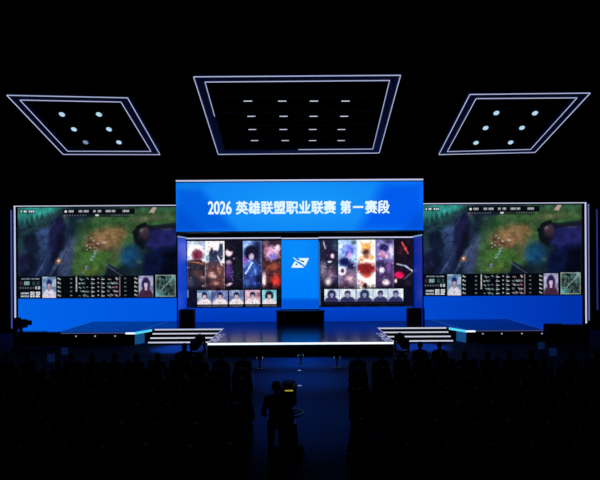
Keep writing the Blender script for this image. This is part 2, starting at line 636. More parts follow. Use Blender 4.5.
    for k in range(26):
        x, y = 86+22*r.random(), 238+13*r.random()
        col = r.choice([(214, 176, 176), (70, 24, 40), (196, 216, 216), (40, 40, 44), (176, 90, 96)])
        c.blob(x, y, 0.7+1.1*r.random(), 0.8, col, soft=0.7)
    for k in range(22):
        t = r.random()
        c.blob(95-13*t+3*r.random(), 250+22*t+2*r.random(), 1.0, 1.0, r.choice([(112, 150, 196), (80, 104, 160), (160, 190, 196)]), soft=0.8)
    # score bar along the top
    c.rect(20, 35, 209.4, 213, (16, 34, 42), alpha=0.7)
    for x in (21, 24, 25.5, 29, 31, 33):
        c.rect(x, x+1.4, 210, 212, (218, 232, 232))
    c.rect(63, 135, 208.6, 214.4, (8, 11, 18))
    c.rect(66, 130, 214.4, 217.2, (14, 20, 26), alpha=0.6)
    c.blob(66, 211.4, 1.4, 1.4, (240, 240, 240), soft=0.3)
    for x0, x1 in ((69, 73), (79, 82), (84, 88), (93.5, 95.5), (98, 101), (106, 110), (112, 115), (123, 129)):
        x = x0
        while x < x1:
            c.rect(x, x+0.9, 210.2, 212.4, (220, 226, 232), alpha=0.9)
            x += 1.3
    c.rect(95.6, 99, 214.4, 216.2, (216, 220, 220))
    for k in range(9):
        c.rect(64.5+2.6*k, 65.5+2.6*k, 214.8, 216, (120, 130, 140), alpha=0.7)
        c.rect(112+2.4*k, 112.9+2.4*k, 214.8, 216, (120, 130, 140), alpha=0.7)
    return c


DIGITS = {'2': '111001111100111', '0': '111101101101111', '.': '000000000000010', '8': '111101111101111'}


def paint_score():
    c = Canvas(18, 177, 276, 298.4, 3.0, (4, 8, 14))
    r = random.Random(9)
    # left info block
    x = 21.5
    while x < 39:
        w = 0.6+0.5*r.random()
        if not 29.5 < x < 31:
            c.rect(x, x+w, 277.9, 279.3, (150, 168, 180), alpha=0.9)
        x += w+0.3
    c.rect(19.5, 22.6, 281, 285, (60, 36, 46), soft=0.8)
    c.rect(24, 29.5, 281, 284.8, (118, 158, 166), soft=0.6)
    c.rect(32, 35.2, 281, 285, (38, 62, 66), soft=0.8)
    c.rect(36.5, 39.5, 281, 285, (38, 62, 66), soft=0.8)
    for k in range(6):
        c.rect(19.5+2.6*k, 21+2.6*k, 286.6, 288.6, (90, 96, 110), soft=0.6)
    c.rect(35.2, 37, 286, 289, (176, 186, 196))
    c.rect(37.8, 39.8, 286, 289, (176, 186, 196))
    for row in (292, 295):
        c.rect(20.5, 29, row, row+1.9, (196, 202, 214), alpha=0.85, soft=0.8)
    xx = 30.2
    for ch in '20.02':
        wd = 0.8 if ch == '.' else 1.75
        bits = DIGITS[ch]
        for i, b in enumerate(bits):
            if b == '1':
                cw = wd/3
                cx = xx+(i % 3)*cw
                cy = 291.4+(i//3)*1.1
                c.rect(cx, cx+cw+0.12, cy, cy+1.15, (236, 240, 246))
        xx += wd+0.4
    # five rows of the two teams
    for k in range(5):
        y = 277.6+4.15*k
        for x0, x1 in ((57.5, 60.6), (134.3, 137.4)):
            c.rect(x0, x0+1.2, y, y+1.6, (206, 212, 206), soft=0.5)
            c.rect(x0+1.3, x1, y+0.7, y+2.2, (150, 158, 150), soft=0.5)
        c.rect(70, 72, y+0.6, y+1.8, (150, 160, 160), soft=0.6, alpha=0.8)
        c.rect(124, 126.3, y+0.6, y+1.6, (140, 150, 150), soft=0.6, alpha=0.8)
        for q in range(8):
            x = 78+9.5*r.random()
            c.line(x, y+2*r.random(), x+1.5, y+1.2+1.4*r.random(), 0.6, r.choice([(150, 190, 190), (210, 214, 216), (90, 120, 130)]), alpha=0.8)
            x = 107+10*r.random()
            c.line(x, y+2*r.random(), x+1.5, y+1.2+1.4*r.random(), 0.6, r.choice([(150, 190, 190), (210, 214, 216), (190, 120, 140)]), alpha=0.8)
        for x in (91, 101):
            c.rect(x, x+3.4, y+1.4, y+2.3, (196, 204, 206), soft=0.5)
            c.rect(x+0.2, x+1.6, y-0.2, y+0.6, (120, 130, 140), soft=0.5)
        c.rect(97.3, 98.8, y+0.4, y+1.6, (176, 182, 184), soft=0.5)
        c.blob(116.2, y+1.2, 1.3, 1.3, (196, 130, 150), soft=0.8)
    c.rect(75.6, 76.9, 276.6, 291.6, (206, 210, 206), soft=0.4, alpha=0.85)
    c.rect(119.2, 120.1, 276.6, 296.5, (196, 170, 180), soft=0.4, alpha=0.75)
    c.grain(0.7, 0.25, 8)
    return c


def paint_portrait(x0, x1, y0, y1, bg, bg2, hair, skin, shirt, glasses=False, s=4.0, seed=1, long=False):
    c = Canvas(x0, x1, y0, y1, s, bg)
    w, h = x1-x0, y1-y0
    cx = (x0+x1)/2
    c.tint(w*0.3, [bg2, tuple(min(255, v+40) for v in bg)], 0.7, seed)
    if long:
        c.blob(cx, y0+h*0.42, w*0.34, h*0.42, hair, soft=0.3)
    c.blob(cx, y0+h*1.02, w*0.56, h*0.5, shirt, soft=0.2)
    c.rect(cx-w*0.08, cx+w*0.08, y0+h*0.52, y0+h*0.68, skin, soft=0.4)
    c.blob(cx, y0+h*0.36, w*0.22, h*0.27, hair, soft=0.3)
    c.blob(cx, y0+h*0.44, w*0.16, h*0.2, skin, soft=0.35)
    c.blob(cx, y0+h*0.24, w*0.2, h*0.12, hair, soft=0.4)
    if glasses:
        c.rect(cx-w*0.14, cx+w*0.14, y0+h*0.4, y0+h*0.44, (40, 40, 70), soft=0.5, alpha=0.7)
    c.blob(cx, y0+h*0.86, w*0.1, h*0.05, tuple(int(v*0.6) for v in shirt), soft=0.8, alpha=0.8)
    c.grain(0.8, 0.15, seed+4)
    return c


def paint_minimap():
    c = Canvas(155.3, 175.6, 275.2, 297.4, 3.0, (30, 46, 48))
    c.tint(2.2, [(52, 76, 66), (10, 16, 22), (70, 100, 92)], 0.8, 21)
    c.poly([(155.3, 297.4), (155.3, 290), (168, 275.2), (175.6, 275.2), (175.6, 282), (163, 297.4)], (58, 112, 112), soft=2, alpha=0.7)
    c.blob(165.3, 286.5, 7, 7.5, (20, 34, 32), soft=0.5, alpha=0.8)
    c.line(158, 294, 173, 278, 1.6, (130, 150, 140), alpha=0.8)
    c.blob(158, 294, 3.6, 3.6, (96, 186, 196), soft=0.7)
    c.blob(173, 278, 3, 3, (120, 160, 156), soft=0.7)
    c.tint(1.1, [(150, 176, 170), (8, 14, 16)], 0.45, 33)
    for k in range(24):
        u = k/24
        for (x, y) in ((155.9+19*u, 275.8), (155.9+19*u, 296.6), (155.9, 275.8+21*u), (175, 275.8+21*u)):
            c.blob(x, y, 0.6, 0.6, (190, 200, 190), soft=0.6, alpha=0.75)
    return c


def paint_plain(x0, x1, y0, y1, cl, cr, s=0.5, bottom=None):
    c = Canvas(x0, x1, y0, y1, s, cl)
    t = (c.X-x0)/(x1-x0)
    c.a = np.array(cl)*(1-t[..., None])+np.array(cr)*t[..., None]
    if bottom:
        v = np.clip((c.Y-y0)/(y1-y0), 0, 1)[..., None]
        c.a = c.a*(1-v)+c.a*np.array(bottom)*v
    return c


# ------------------------------------------------------------------ side LED walls
SHARED = {}


def led_wall(s, label, blue_l, blue_r):
    # canvas units of the left wall; the right one shows the same feed, moved to the right
    off = 0.0 if s < 0 else 404.9
    t = thing('led_wall', label, 'led screen', (PX(97.5+off, DW), DW, 0.0), 'side LED walls')

    def fx(u):
        return PX(u+off, DW)

    def fz(v):
        return PZ(v-1.3, DW)
    xa, xb = fx(17.2), fx(177.6)
    if s < 0:
        xb = fx(180.0)
    else:
        xa, xb = fx(16.0), fx(178.6)
    MB().box(xa, xb, DW+0.03, DW+0.4, 0.0, fz(206.4)).build('cabinet', CABINET, t)
    y = DW
    for nm, cv in (('game_picture', paint_game), ('score_panel', paint_score)):
        if nm in SHARED:
            led_part(nm, None, fx, fz, y, t, SHARED[nm])
        else:
            o = led_part(nm, cv(), fx, fz, y, t)
            SHARED[nm] = o.data
    sp = [o for o in t.children if o.name.startswith('score_panel')][0]
    for nm, cv in (('player_portrait', lambda: paint_portrait(42.2, 56, 276.6, 297.6, (96, 128, 160), (196, 206, 216), (24, 40, 110), (172, 146, 160), (214, 208, 226), seed=5)),
                   ('rival_portrait', lambda: paint_portrait(138.6, 153, 276.2, 297.4, (168, 166, 196), (104, 100, 140), (34, 30, 74), (206, 176, 202), (66, 38, 62), seed=9, long=True)),
                   ('minimap', paint_minimap)):
        if nm in SHARED:
            led_part(nm, None, fx, fz, y-0.012, sp, SHARED[nm])
        else:
            SHARED[nm] = led_part(nm, cv(), fx, fz, y-0.012, sp).data
    led_part('lower_panel', paint_plain(18, 177, 298.4, 331.9, blue_l, blue_r), fx, fz, y, t)
    xo = fx(15.2) if s < 0 else fx(180.6)
    MB().box(min(fx(14.6 if s < 0 else 17.2), xb), max(fx(181.2 if s > 0 else 177.6), xa), DW-0.08, DW+0.02, fz(206.2), fz(205.5)).build('top_light_strip', WHITE_STRIP, t)
    MB().box(xo-0.02, xo+0.02, DW-0.08, DW+0.02, 0.35, fz(206.3)).build('side_light_strip', WHITE_STRIP, t)
    return t


led_wall(-1, 'left LED wall showing a green map game with a blank blue lower band', (0, 100, 235), (0, 84, 222))
led_wall(1, 'right LED wall showing a green map game with a blank blue lower band', (0, 74, 208), (0, 48, 172))


def strip_pole(x, d, z0, z1, mat, label, w=0.05):
    t = thing('light_pole', label, 'light strip', (x, d, 0))
    MB().box(x-0.06, x+0.06, d+0.03, d+0.12, 0.0, z1+0.05).build('channel', METAL, t)
    MB().box(x-w/2, x+w/2, d, d+0.03, z0, z1).build('light_tube', mat, t)


strip_pole(PX(11.3, DW), DW, 0.25, 6.95, BLUE_STRIP, 'thin blue vertical light strip just outside the left LED wall', 0.07)
strip_pole(PX(588.9, DW), DW, 0.5, 7.1, emit('pale_blue_led_strip', (100, 112, 168)), 'thin pale vertical light strip just outside the right LED wall', 0.06)
strip_pole(PX(597.3, DW), DW, 1.1, 6.8, emit('deep_blue_led_strip', (34, 46, 120)), 'faint blue vertical light strip furthest right in the photo', 0.07)

# ------------------------------------------------------------------ centre backdrop
DH = 26.6
DI = 28.6


def header():
    t = thing('led_header', 'wide blue LED header sign with white 2026 and Chinese lettering above the stage', 'sign', (0, DH, 5.5))
    zt, zb = PZ(182, DH), PZ(231, DH)
    hx = 123.6*DH/F
    MB().box(-hx, hx, DH+0.03, DH+0.9, zb-0.04, zt+0.05).build('cabinet', CABINET, t)
    c = Canvas(176.4, 423.6, 182, 231, 1.0, (10, 126, 243))
    c.blob(300, 202, 140, 44, (22, 150, 250), soft=0.9)
    c.poly([(176, 182), (196, 182), (236, 231), (176, 231)], (0, 96, 226), soft=10)
    c.poly([(176, 205), (206, 231), (176, 231)], (0, 84, 216), soft=8)
    c.poly([(176, 182), (210, 182), (196, 190), (176, 188)], (10, 122, 232), soft=6)
    c.poly([(384, 182), (424, 182), (424, 231), (360, 231)], (0, 92, 238), soft=14)
    c.poly([(404, 231), (424, 206), (424, 231)], (0, 82, 220), soft=8)
    led_part('screen', c, lambda u: PX(u, DH), lambda v: PZ(v, DH), DH, t)
    MB().box(-hx, hx, DH-0.05, DH+0.05, zt+0.06, zt+0.125).build('top_light_strip', WHITE_STRIP, t)
    y = DH-0.002

    def L(body, a, b, za, zb_, bold):
        text_obj('lettering', body, LETTER, t, PX(a, DH), PX(b, DH), PZ(zb_, DH), PZ(za, DH), y, bold)
    L('2026', 208.6, 231.6, 201.0, 213.6, 0.018)
    L('英雄联盟职业联赛', 236.4, 336.0, 201.0, 213.8, 0.022)
    L('第', 340.8, 351.0, 201.0, 213.8, 0.022)
    L('一', 353.2, 363.6, 206.4, 208.3, 0.0)
    L('赛段', 365.6, 389.6, 201.0, 213.8, 0.022)
    return t


header()


# soft colour shapes of each poster: background, then (kind, ...) in canvas units
POSTERS = {
    (-1, 0): ((150, 162, 190), [('b', 190, 243, 9, 6, (178, 190, 216)), ('b', 195.8, 251.5, 9.6, 9.6, (232, 230, 236), .35), ('b', 197.4, 254.2, 7, 7, (108, 40, 58), .4), ('b', 196, 255.5, 3, 3, (70, 24, 40), .6),
              ('r', 187, 205.4, 262, 290, (34, 30, 38)), ('b', 197, 262, 12, 4, (40, 34, 40), .4), ('l', 189, 260.5, 204, 263.5, 1.5, (136, 78, 52)), ('b', 203.6, 259.5, 2.4, 3, (226, 214, 216), .6),
              ('b', 197, 272, 7, 5, (72, 48, 46), .7), ('b', 202, 277, 4, 4, (112, 74, 66), .8), ('b', 190, 282, 5, 8, (46, 52, 66), .7), ('b', 203, 285.5, 2.4, 1.4, (206, 186, 186), .7)]),
    (-1, 1): ((240, 226, 228), [('b', 208, 245, 4, 8, (228, 196, 190)), ('b', 208.5, 257.5, 5, 5, (112, 146, 166), .7), ('p', [(209, 252), (212, 246), (213.5, 250), (218, 251), (220, 243), (223, 243), (223, 258), (218, 264), (209, 262)], (46, 52, 76)),
              ('b', 214.5, 254, 6, 5.5, (36, 42, 66), .5), ('r', 205, 224.6, 263, 290, (78, 48, 50)), ('b', 214, 264, 11, 4, (70, 50, 58), .5), ('b', 212, 274.5, 5, 4.4, (184, 142, 130), .8), ('b', 219.5, 270, 3.4, 6, (128, 84, 74), .8),
              ('l', 217.5, 255, 222, 265, 1.1, (216, 206, 212)), ('b', 207, 280, 4, 5, (36, 28, 34), .7), ('b', 216, 283, 4, 3, (150, 106, 98), .8)]),
    (-1, 2): ((16, 15, 28), [('b', 230, 249.5, 6.4, 7, (24, 20, 36), .4), ('b', 229, 252, 4.6, 5, (226, 196, 208), .45, 20), ('b', 231, 248.6, 5, 3, (20, 16, 30), .5), ('b', 228.6, 262, 4, 3.2, (196, 170, 186), .7),
              ('b', 229, 271, 5.6, 11, (68, 40, 106), .6), ('b', 238, 268, 6, 14, (18, 26, 28), .7), ('l', 226, 262, 233, 280, .8, (110, 84, 140)), ('b', 229, 284, 4.6, 2, (222, 192, 214), .6, -20), ('b', 234, 258, 1.6, 1.6, (150, 120, 140), .8)]),
    (-1, 3): ((112, 146, 216), [('b', 246, 246, 6, 8, (136, 166, 228)), ('b', 246, 260, 4.4, 7, (124, 64, 152), .8), ('r', 253, 262, 240, 290, (30, 32, 66), 6), ('b', 251.4, 252.4, 8.6, 8.6, (16, 16, 36), .3), ('b', 251.4, 256.4, 3.4, 4.4, (198, 176, 208), .5),
              ('r', 243, 262, 267, 290, (34, 52, 116)), ('b', 252, 268, 8.6, 9, (44, 76, 152), .5), ('l', 245.6, 273, 252, 262.5, 1.8, (176, 196, 234)), ('b', 255, 271, 2, 4, (104, 136, 206), .8), ('b', 259, 280, 5, 10, (14, 18, 48), .7), ('b', 247, 283, 4, 5, (60, 88, 156), .8)]),
    (-1, 4): ((48, 32, 44), [('b', 266, 243, 4, 4, (120, 100, 116), .8), ('b', 272, 252.5, 9.4, 8.6, (200, 152, 182), .45), ('b', 278, 247.5, 3.6, 4, (238, 222, 232), .7), ('b', 273, 256, 5.4, 4.4, (108, 98, 188), .6), ('b', 266, 250, 3, 5, (150, 96, 130), .7),
              ('r', 262, 281, 261.5, 290, (72, 36, 40)), ('b', 273, 266, 7.6, 5, (136, 66, 50), .6), ('b', 268, 263, 3, 3, (50, 28, 34), .6), ('b', 275.6, 281, 6, 9, (192, 46, 42), .6), ('b', 264, 279, 2.8, 9.6, (234, 204, 208), .6), ('b', 270, 285, 3.6, 4, (36, 14, 20), .6)]),
    (1, 0): ((28, 28, 50), [('b', 335, 246, 4, 8, (38, 62, 82), .8), ('l', 323.4, 241.6, 325.4, 248.6, 1.1, (176, 176, 190)), ('b', 330, 255, 7, 8, (30, 22, 46), .6), ('b', 332.4, 256.2, 2.6, 3.2, (226, 190, 214), .6), ('b', 329.4, 262, 2.6, 1.5, (216, 196, 208), .6),
              ('b', 323, 270, 5, 12, (118, 108, 128), .8), ('b', 331, 274, 7, 10, (116, 92, 118), .8), ('b', 328, 282, 4.6, 6, (216, 198, 196), .8), ('b', 334, 270, 3, 6, (66, 46, 76), .8)]),
    (1, 1): ((146, 176, 214), [('b', 341, 247, 3, 3.4, (226, 236, 246), .7), ('b', 354, 243, 4, 3.4, (66, 80, 90), .8), ('b', 348, 250.6, 8, 7.6, (84, 94, 196), .5), ('b', 345, 249, 3.4, 5, (128, 156, 222), .8), ('b', 349.4, 255.4, 3, 4.4, (186, 138, 198), .6),
              ('b', 344.6, 262, 7.6, 5.6, (20, 20, 72), .5), ('b', 351, 267, 7, 6, (28, 24, 66), .6), ('r', 338, 357, 270, 290, (106, 84, 110), 5), ('b', 341.6, 271.4, 5, 5, (232, 222, 234), .4), ('b', 342.4, 271, 2.4, 3, (60, 44, 80), .5), ('b', 350, 279, 5, 5, (206, 160, 172), .8), ('b', 346, 284, 4, 5, (64, 50, 72), .7)]),
    (1, 2): ((246, 234, 230), [('p', [(362, 249), (360.6, 241), (364, 245), (368, 245), (371, 240.6), (370.6, 250)], (216, 152, 84)), ('b', 366, 247.6, 5.6, 5.4, (222, 150, 82), .5), ('b', 366, 252.4, 6, 4.2, (78, 40, 30), .6), ('b', 361, 259.5, 5.4, 4, (214, 172, 130), .6, -20), ('b', 371, 258, 5, 3.6, (210, 162, 114), .6, 25),
              ('b', 366, 257, 4.4, 3.4, (152, 92, 62), .7), ('r', 357, 375, 264, 272, (120, 34, 36), 3), ('b', 366, 270, 9.6, 9, (116, 26, 30), .5), ('b', 373, 265, 2, 2.6, (166, 156, 160), .7), ('b', 367, 276, 4, 4, (176, 62, 44), .8), ('b', 360, 283, 5, 5, (222, 160, 156), .8), ('b', 365, 286, 3, 4, (60, 26, 30), .6)]),
    (1, 3): ((112, 104, 162), [('b', 391, 252, 4, 9, (196, 186, 210), .7), ('b', 388, 242, 6, 4, (48, 44, 72), .8), ('b', 384, 248.4, 6, 5, (34, 30, 82), .45), ('b', 382.4, 254.4, 3.8, 4.6, (210, 134, 174), .55), ('b', 386.6, 257, 2.6, 3.4, (222, 172, 196), .7),
              ('r', 375, 394, 262, 290, (62, 46, 84), 5), ('b', 381, 264, 6, 5, (40, 34, 66), .6), ('b', 381.6, 270.4, 3.6, 3.6, (216, 214, 248), .5), ('b', 389, 268, 3.4, 8, (116, 78, 144), .8), ('b', 385.6, 283, 5, 4.4, (240, 218, 220), .6), ('b', 378, 280, 4, 6, (50, 38, 70), .7)]),
    (1, 4): ((20, 13, 20), [('b', 402, 250, 6, 8, (40, 18, 26), .8), ('l', 402, 243, 408, 254, 1.3, (224, 78, 78)), ('b', 405.4, 249, 2, 3, (200, 60, 64), .8), ('l', 397, 264.6, 405, 266.4, 1.5, (138, 146, 170)), ('l', 405, 266.4, 412.4, 271.6, 1.6, (160, 172, 200)),
              ('b', 399, 275.6, 6.4, 4.6, (220, 22, 84), .5), ('l', 404, 279.6, 411, 273.6, 1.2, (70, 70, 92)), ('b', 408, 284, 4, 4, (30, 30, 42), .7), ('b', 395.6, 281.4, 2, 3, (230, 206, 212), .7)]),
}


def poster(m, side, k):
    bg, shapes = POSTERS[side, k]
    m.rect(m.x0-1, m.x1+1, m.y0-1, m.y1+1, bg)
    for q in shapes:
        if q[0] == 'b':
            m.blob(q[1], q[2], q[3], q[4], q[5], soft=q[6] if len(q) > 6 else .8, rot=q[7] if len(q) > 7 else 0)
        elif q[0] == 'r':
            m.rect(q[1], q[2], q[3], q[4], q[5], soft=q[6] if len(q) > 6 else 2.5)
        elif q[0] == 'l':
            m.line(q[1], q[2], q[3], q[4], q[5], q[6], soft=0.9)
        else:
            m.poly(q[1], q[2], soft=1.4)
    m.tint(3.4, [tuple(int(v*0.5) for v in bg), (20, 16, 26)], 0.08 if sum(bg) < 500 else 0.0, 90+k)
    m.grain(1.8, 0.16, 70+k)
    m.a *= 1.2
    rr = random.Random(side*50+k)
    cols = [q[5] if q[0] in 'br' else q[6] if q[0] == 'l' else q[2] for q in shapes]
    for i in range(70):
        x, y = rr.uniform(m.x0, m.x1), rr.uniform(m.y0, m.y1-4)
        iy = int((y-m.y0)/(m.y1-m.y0)*(m.h-1))
        ix = int((x-m.x0)/(m.x1-m.x0)*(m.w-1))
        c0 = m.a[iy, ix]
        g = rr.choice([0.5, 0.65, 1.5, 1.8])
        a = rr.uniform(-1.3, 1.3)+(PI/2 if rr.random() < 0.5 else 0)
        L = rr.uniform(0.6, 2.4)
        m.line(x, y, x+L*math.cos(a), y+L*math.sin(a), rr.uniform(0.4, 0.9), tuple(np.clip(c0*g+(14 if g > 1 else 0), 0, 250)), alpha=0.75, soft=0.7)
    # dark smoke at the feet, behind the row of player photos
    dark = np.clip((m.Y-(m.y1-6))/6, 0, 1)*np.clip(0.2+1.4*vnoise(m.h, m.w, 4, k+3), 0, 1)
    return m.mixin(dark*0.95, (8, 6, 12))


def team_screen(s, label):
    xa, xb = (187.0, 281.2) if s < 0 else (318.8, 413.0)
    t = thing('team_screen', label, 'led screen', (PX((xa+xb)/2, DI), DI, 1.43), 'team line-up screens')
    zt, zb = PZ(238.8, DI), PZ(307.3, DI)

    def fx(u):
        return PX(u, DI)

    def fz(v):
        return PZ(v, DI)
    MB().box(fx(xa), fx(xb), DI+0.03, DI+0.3, zb, zt+0.12).build('cabinet', CABINET, t)
    if s < 0:
        ed = [187.2, 205.2, 224.5, 243, 262, 281]
        yt, yb = 240.6, 289.5
        px = [(197, 211.4), (212, 227.6), (229, 243.4), (244.8, 260), (262, 276.2)]
        py0, py1 = 289.8, 303.8
    else:
        ed = [320, 338.2, 357.2, 375.4, 393.8, 412.6]
        yt, yb = 240.2, 289.5
        px = [(324.2, 338.8), (339.2, 355.4), (356.2, 372.4), (372.8, 387.6), (388, 403)]
        py0, py1 = 289.2, 302.2
    bg = Canvas(xa, xb, 239.2, 307.3, 1.5, (12, 14, 26))
    bg.tint(4, [(34, 34, 50), (8, 8, 16)], 0.6, 5 if s < 0 else 6)
    bg.rect(px[0][0]-1.4, px[-1][1]+1.4, py0-1.2, py1+3.6, (4, 5, 10))
    for a, b in px:
        x = a+0.6
        rr = random.Random(int(a))
        while x < b-1:
            w = 0.6+rr.random()
            bg.rect(x, x+w, py1+1.2, py1+2.3, (140, 140, 158) if s < 0 else (40, 44, 66), alpha=0.9, soft=0.7)
            x += w+0.35
    if s < 0:
        bg.rect(187, 188.2, 279, 297, (150, 166, 206), soft=0.6)
    else:
        bg.rect(318.9, 320.2, 242, 306, (120, 150, 206), soft=0.8, alpha=0.7)
    led_part('backing_picture', bg, fx, fz, DI, t)
    for k in range(5):
        m = poster(Canvas(ed[k], ed[k+1], yt, yb, 3.0), s, k)
        led_part('game_poster', m, fx, fz, DI-0.012, t)
    for k, (a, b) in enumerate(px):
        if s < 0:
            c = paint_portrait(a, b, py0, py1, [(96, 128, 166), (110, 120, 176), (92, 112, 160), (206, 166, 186), (110, 190, 206)][k],
                               [(216, 220, 230), (60, 70, 120), (200, 210, 226), (120, 66, 96), (170, 220, 226)][k],
                               (30, 34, 74) if k < 4 else (26, 26, 44), (214, 180, 186), (236, 224, 228), seed=60+k, glasses=k in (1, 3), long=(k == 4))
        else:
            c = paint_portrait(a, b, py0, py1, (200, 214, 232), (228, 236, 244), [(40, 40, 84), (56, 50, 90), (30, 50, 84), (50, 44, 84), (52, 52, 96)][k],
                               (150, 144, 186), (50, 50, 94), seed=80+k, glasses=k == 3, long=k in (0, 2))
        led_part('player_photo', c, fx, fz, DI-0.012, t)
    MB().box(fx(xa), fx(xb), DI-0.06, DI+0.03, zt+0.02, zt+0.09).build('top_light_strip', WHITE_STRIP, t)


team_screen(-1, 'left team screen with five game posters over five player photos in white shirts')
team_screen(1, 'right team screen with five game posters over five bluish player photos')


def centre_panel():
    d = 29.4
    t = thing('logo_screen', 'bright blue LED panel with a white slanted logo between the team screens', 'led screen', (0, d, 0.7))
    hx = 1.045
    MB().box(-hx, hx, d+0.03, d+0.25, 0.62, PZ(238.6, d)+0.14).build('cabinet', CABINET, t)
    c = Canvas(281, 319, 240, 309, 0.7, (0, 128, 250))
    c.blob(296, 250, 30, 36, (8, 140, 252), soft=0.9)
    c.rect(281, 319, 299, 309.2, (0, 86, 218), soft=2.5)
    led_part('screen', c, lambda u: hx*(u-300)/19.0, lambda v: PZ(v, d), d, t)
    MB().box(-hx, hx, d-0.06, d+0.03, PZ(238.4, d)-0.03, PZ(238.4, d)+0.035).build('top_light_strip', WHITE_STRIP, t)

    def q(u, v):
        return (PX(285+u/19.2, d), d-0.004, PZ(250+v/19.2, d))
    m = MB()
    m.poly([q(*p) for p in ((250, 156), (462, 156), (388, 308), (246, 205), (300, 196))], (0, -0.02, 0))
    m.poly([q(*p) for p in ((186, 214), (350, 318), (368, 340), (118, 338))], (0, -0.02, 0))
    m.poly([q(*p) for p in ((150, 140), (182, 150), (272, 232), (232, 218))], (0, -0.02, 0))
    g = m.build('logo', LETTER, t)
    m = MB()

    def q2(u, v):
        x, y, z = q(u, v)
        return (x, y-0.022, z)
    m.poly([q2(*p) for p in ((196, 292), (218, 250), (246, 284))], (0, -0.006, 0))
    m.poly([q2(*p) for p in ((270, 192), (345, 204), (372, 216), (356, 238), (330, 228))], (0, -0.006, 0))
    m.build('logo_cutouts', emit('logo_dark_blue', (8, 60, 110)), g)


centre_panel()


def plinth():
    t = thing('backdrop_plinth', 'long blue lit plinth under the team screens at the back of the stage', 'stage wall', (0, DI, ZS))
    for xa, xb in ((-6.2, -1.05), (1.05, 6.2)):
        MB().box(xa, xb, DI+0.06, DI+0.3, ZS, 1.425).build('support', CABINET, t)
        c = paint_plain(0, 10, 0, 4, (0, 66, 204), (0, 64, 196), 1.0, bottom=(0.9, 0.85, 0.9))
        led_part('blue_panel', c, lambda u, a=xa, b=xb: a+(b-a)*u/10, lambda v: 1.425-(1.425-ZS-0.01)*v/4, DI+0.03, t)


plinth()


def wing(s, label, col, col2):
    x = s*6.24
    t = thing('backdrop_wing', label, 'stage wall', (x, DH+0.9, ZS), 'blue wings of the backdrop')
    MB().box(*sorted((x+s*0.02, x+s*0.08)), DH, 29.3, ZS, 5.478).build('wing_panel', CABINET, t)
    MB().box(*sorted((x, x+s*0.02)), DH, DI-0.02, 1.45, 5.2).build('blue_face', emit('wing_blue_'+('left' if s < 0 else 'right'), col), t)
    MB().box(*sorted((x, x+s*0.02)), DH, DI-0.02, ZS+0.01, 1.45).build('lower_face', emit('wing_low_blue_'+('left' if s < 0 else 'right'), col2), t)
    MB().box(*sorted((x-s*0.03, x+s*0.05)), DH, DI-0.05, 5.24, 5.31).build('top_light_strip', emit('wing_strip', (116, 150, 214)), t)


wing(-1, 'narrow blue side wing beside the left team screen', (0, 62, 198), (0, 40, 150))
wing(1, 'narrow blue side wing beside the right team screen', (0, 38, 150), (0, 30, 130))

# ------------------------------------------------------------------ things on the stage
def stage_speaker(px, label):
    d = 26.75
    x = PX(px, d)
    t = thing('stage_speaker', label, 'speaker', (x, d, ZS), 'stage speakers')
    w, h = 0.42, 0.88
    MB().poly([(x-w, d, ZS), (x+w, d, ZS), (x+w, d+0.55, ZS), (x-w, d+0.55, ZS)], (0, 0, h)).build('cabinet', BLACK, t, bevel=0.02)
    MB().box(x-w+0.05, x+w-0.05, d-0.02, d+0.01, ZS+0.06, ZS+h-0.06).build('grille', METAL, t)
    for s in (-1, 1):
        MB().box(x+s*w-0.02, x+s*w+0.02, d+0.2, d+0.36, ZS+0.5, ZS+0.56).build('handle', RUBBER, t)
    for k in (-1, 1):
        for q in (0.08, 0.46):
            pass


stage_speaker(184.8, 'black box speaker at the head of the left stage stairs')
stage_speaker(416.3, 'black box speaker at the head of the right stage stairs')


def counter():
    d = 28.0
    t = thing('low_counter', 'long low black counter in front of the blue logo panel', 'counter', (0, d, ZS))
    x = 24.4*d/F
    MB().box(-x+0.03, x-0.03, d+0.03, d+0.5, ZS+0.06, ZS+0.6).build('body', BLACK, t)
    MB().box(-x, x, d, d+0.55, ZS+0.6, ZS+0.66).build('top', METAL, t, bevel=0.01)
    MB().box(-x+0.08, x-0.08, d+0.08, d+0.46, ZS, ZS+0.06).build('toe_kick', RUBBER, t)
    for k in range(3):
        w = (2*x-0.06)/3
        MB().box(-x+0.03+w*k+0.03, -x+0.03+w*(k+1)-0.03, d+0.01, d+0.03, ZS+0.1, ZS+0.56).build('front_panel', FASCIA, t)


counter()


def moving_head(x, d, label, yaw):
    t = thing('moving_head_light', label, 'stage light', (x, d, 0), 'floor moving lights')
    MB().box(x-0.2, x+0.2, d-0.18, d+0.18, 0.0, 0.2).build('base', BLACK, t, bevel=0.02)
    y = MB()
    y.cyl((x, d, 0.2), (x, d, 0.26), 0.12, 0.12, 20)
    y.box(x-0.27, x+0.27, d-0.06, d+0.06, 0.26, 0.33)
    for s in (-1, 1):
        y.box(x+s*0.27-0.035, x+s*0.27+0.035, d-0.08, d+0.08, 0.28, 0.8)
    y.build('yoke', BLACK, t)
    a = Vector((math.sin(yaw)*0.25, math.cos(yaw)*0.25, 0.16))
    c = Vector((x, d, 0.76))
    h = MB()
    h.cyl(c-a*0.9, c+a*0.9, 0.21, 0.19, 24)
    h.ball(c-a*0.8, 0.21, 20, 12)
    hd = h.build('head', BLACK, t, smooth=False)
    MB().cyl(c+a*0.9, c+a*0.98, 0.17, 0.15, 24).build('lens', surf('lens_glass', (30, 60, 90), 0.1), hd)


moving_head(PX(197.5, 21.2), 21.2, 'black moving head light on the floor at the left front stage corner', 0.5)
moving_head(PX(401, 21.2), 21.2, 'black moving head light on the floor at the right front stage corner', -0.5)


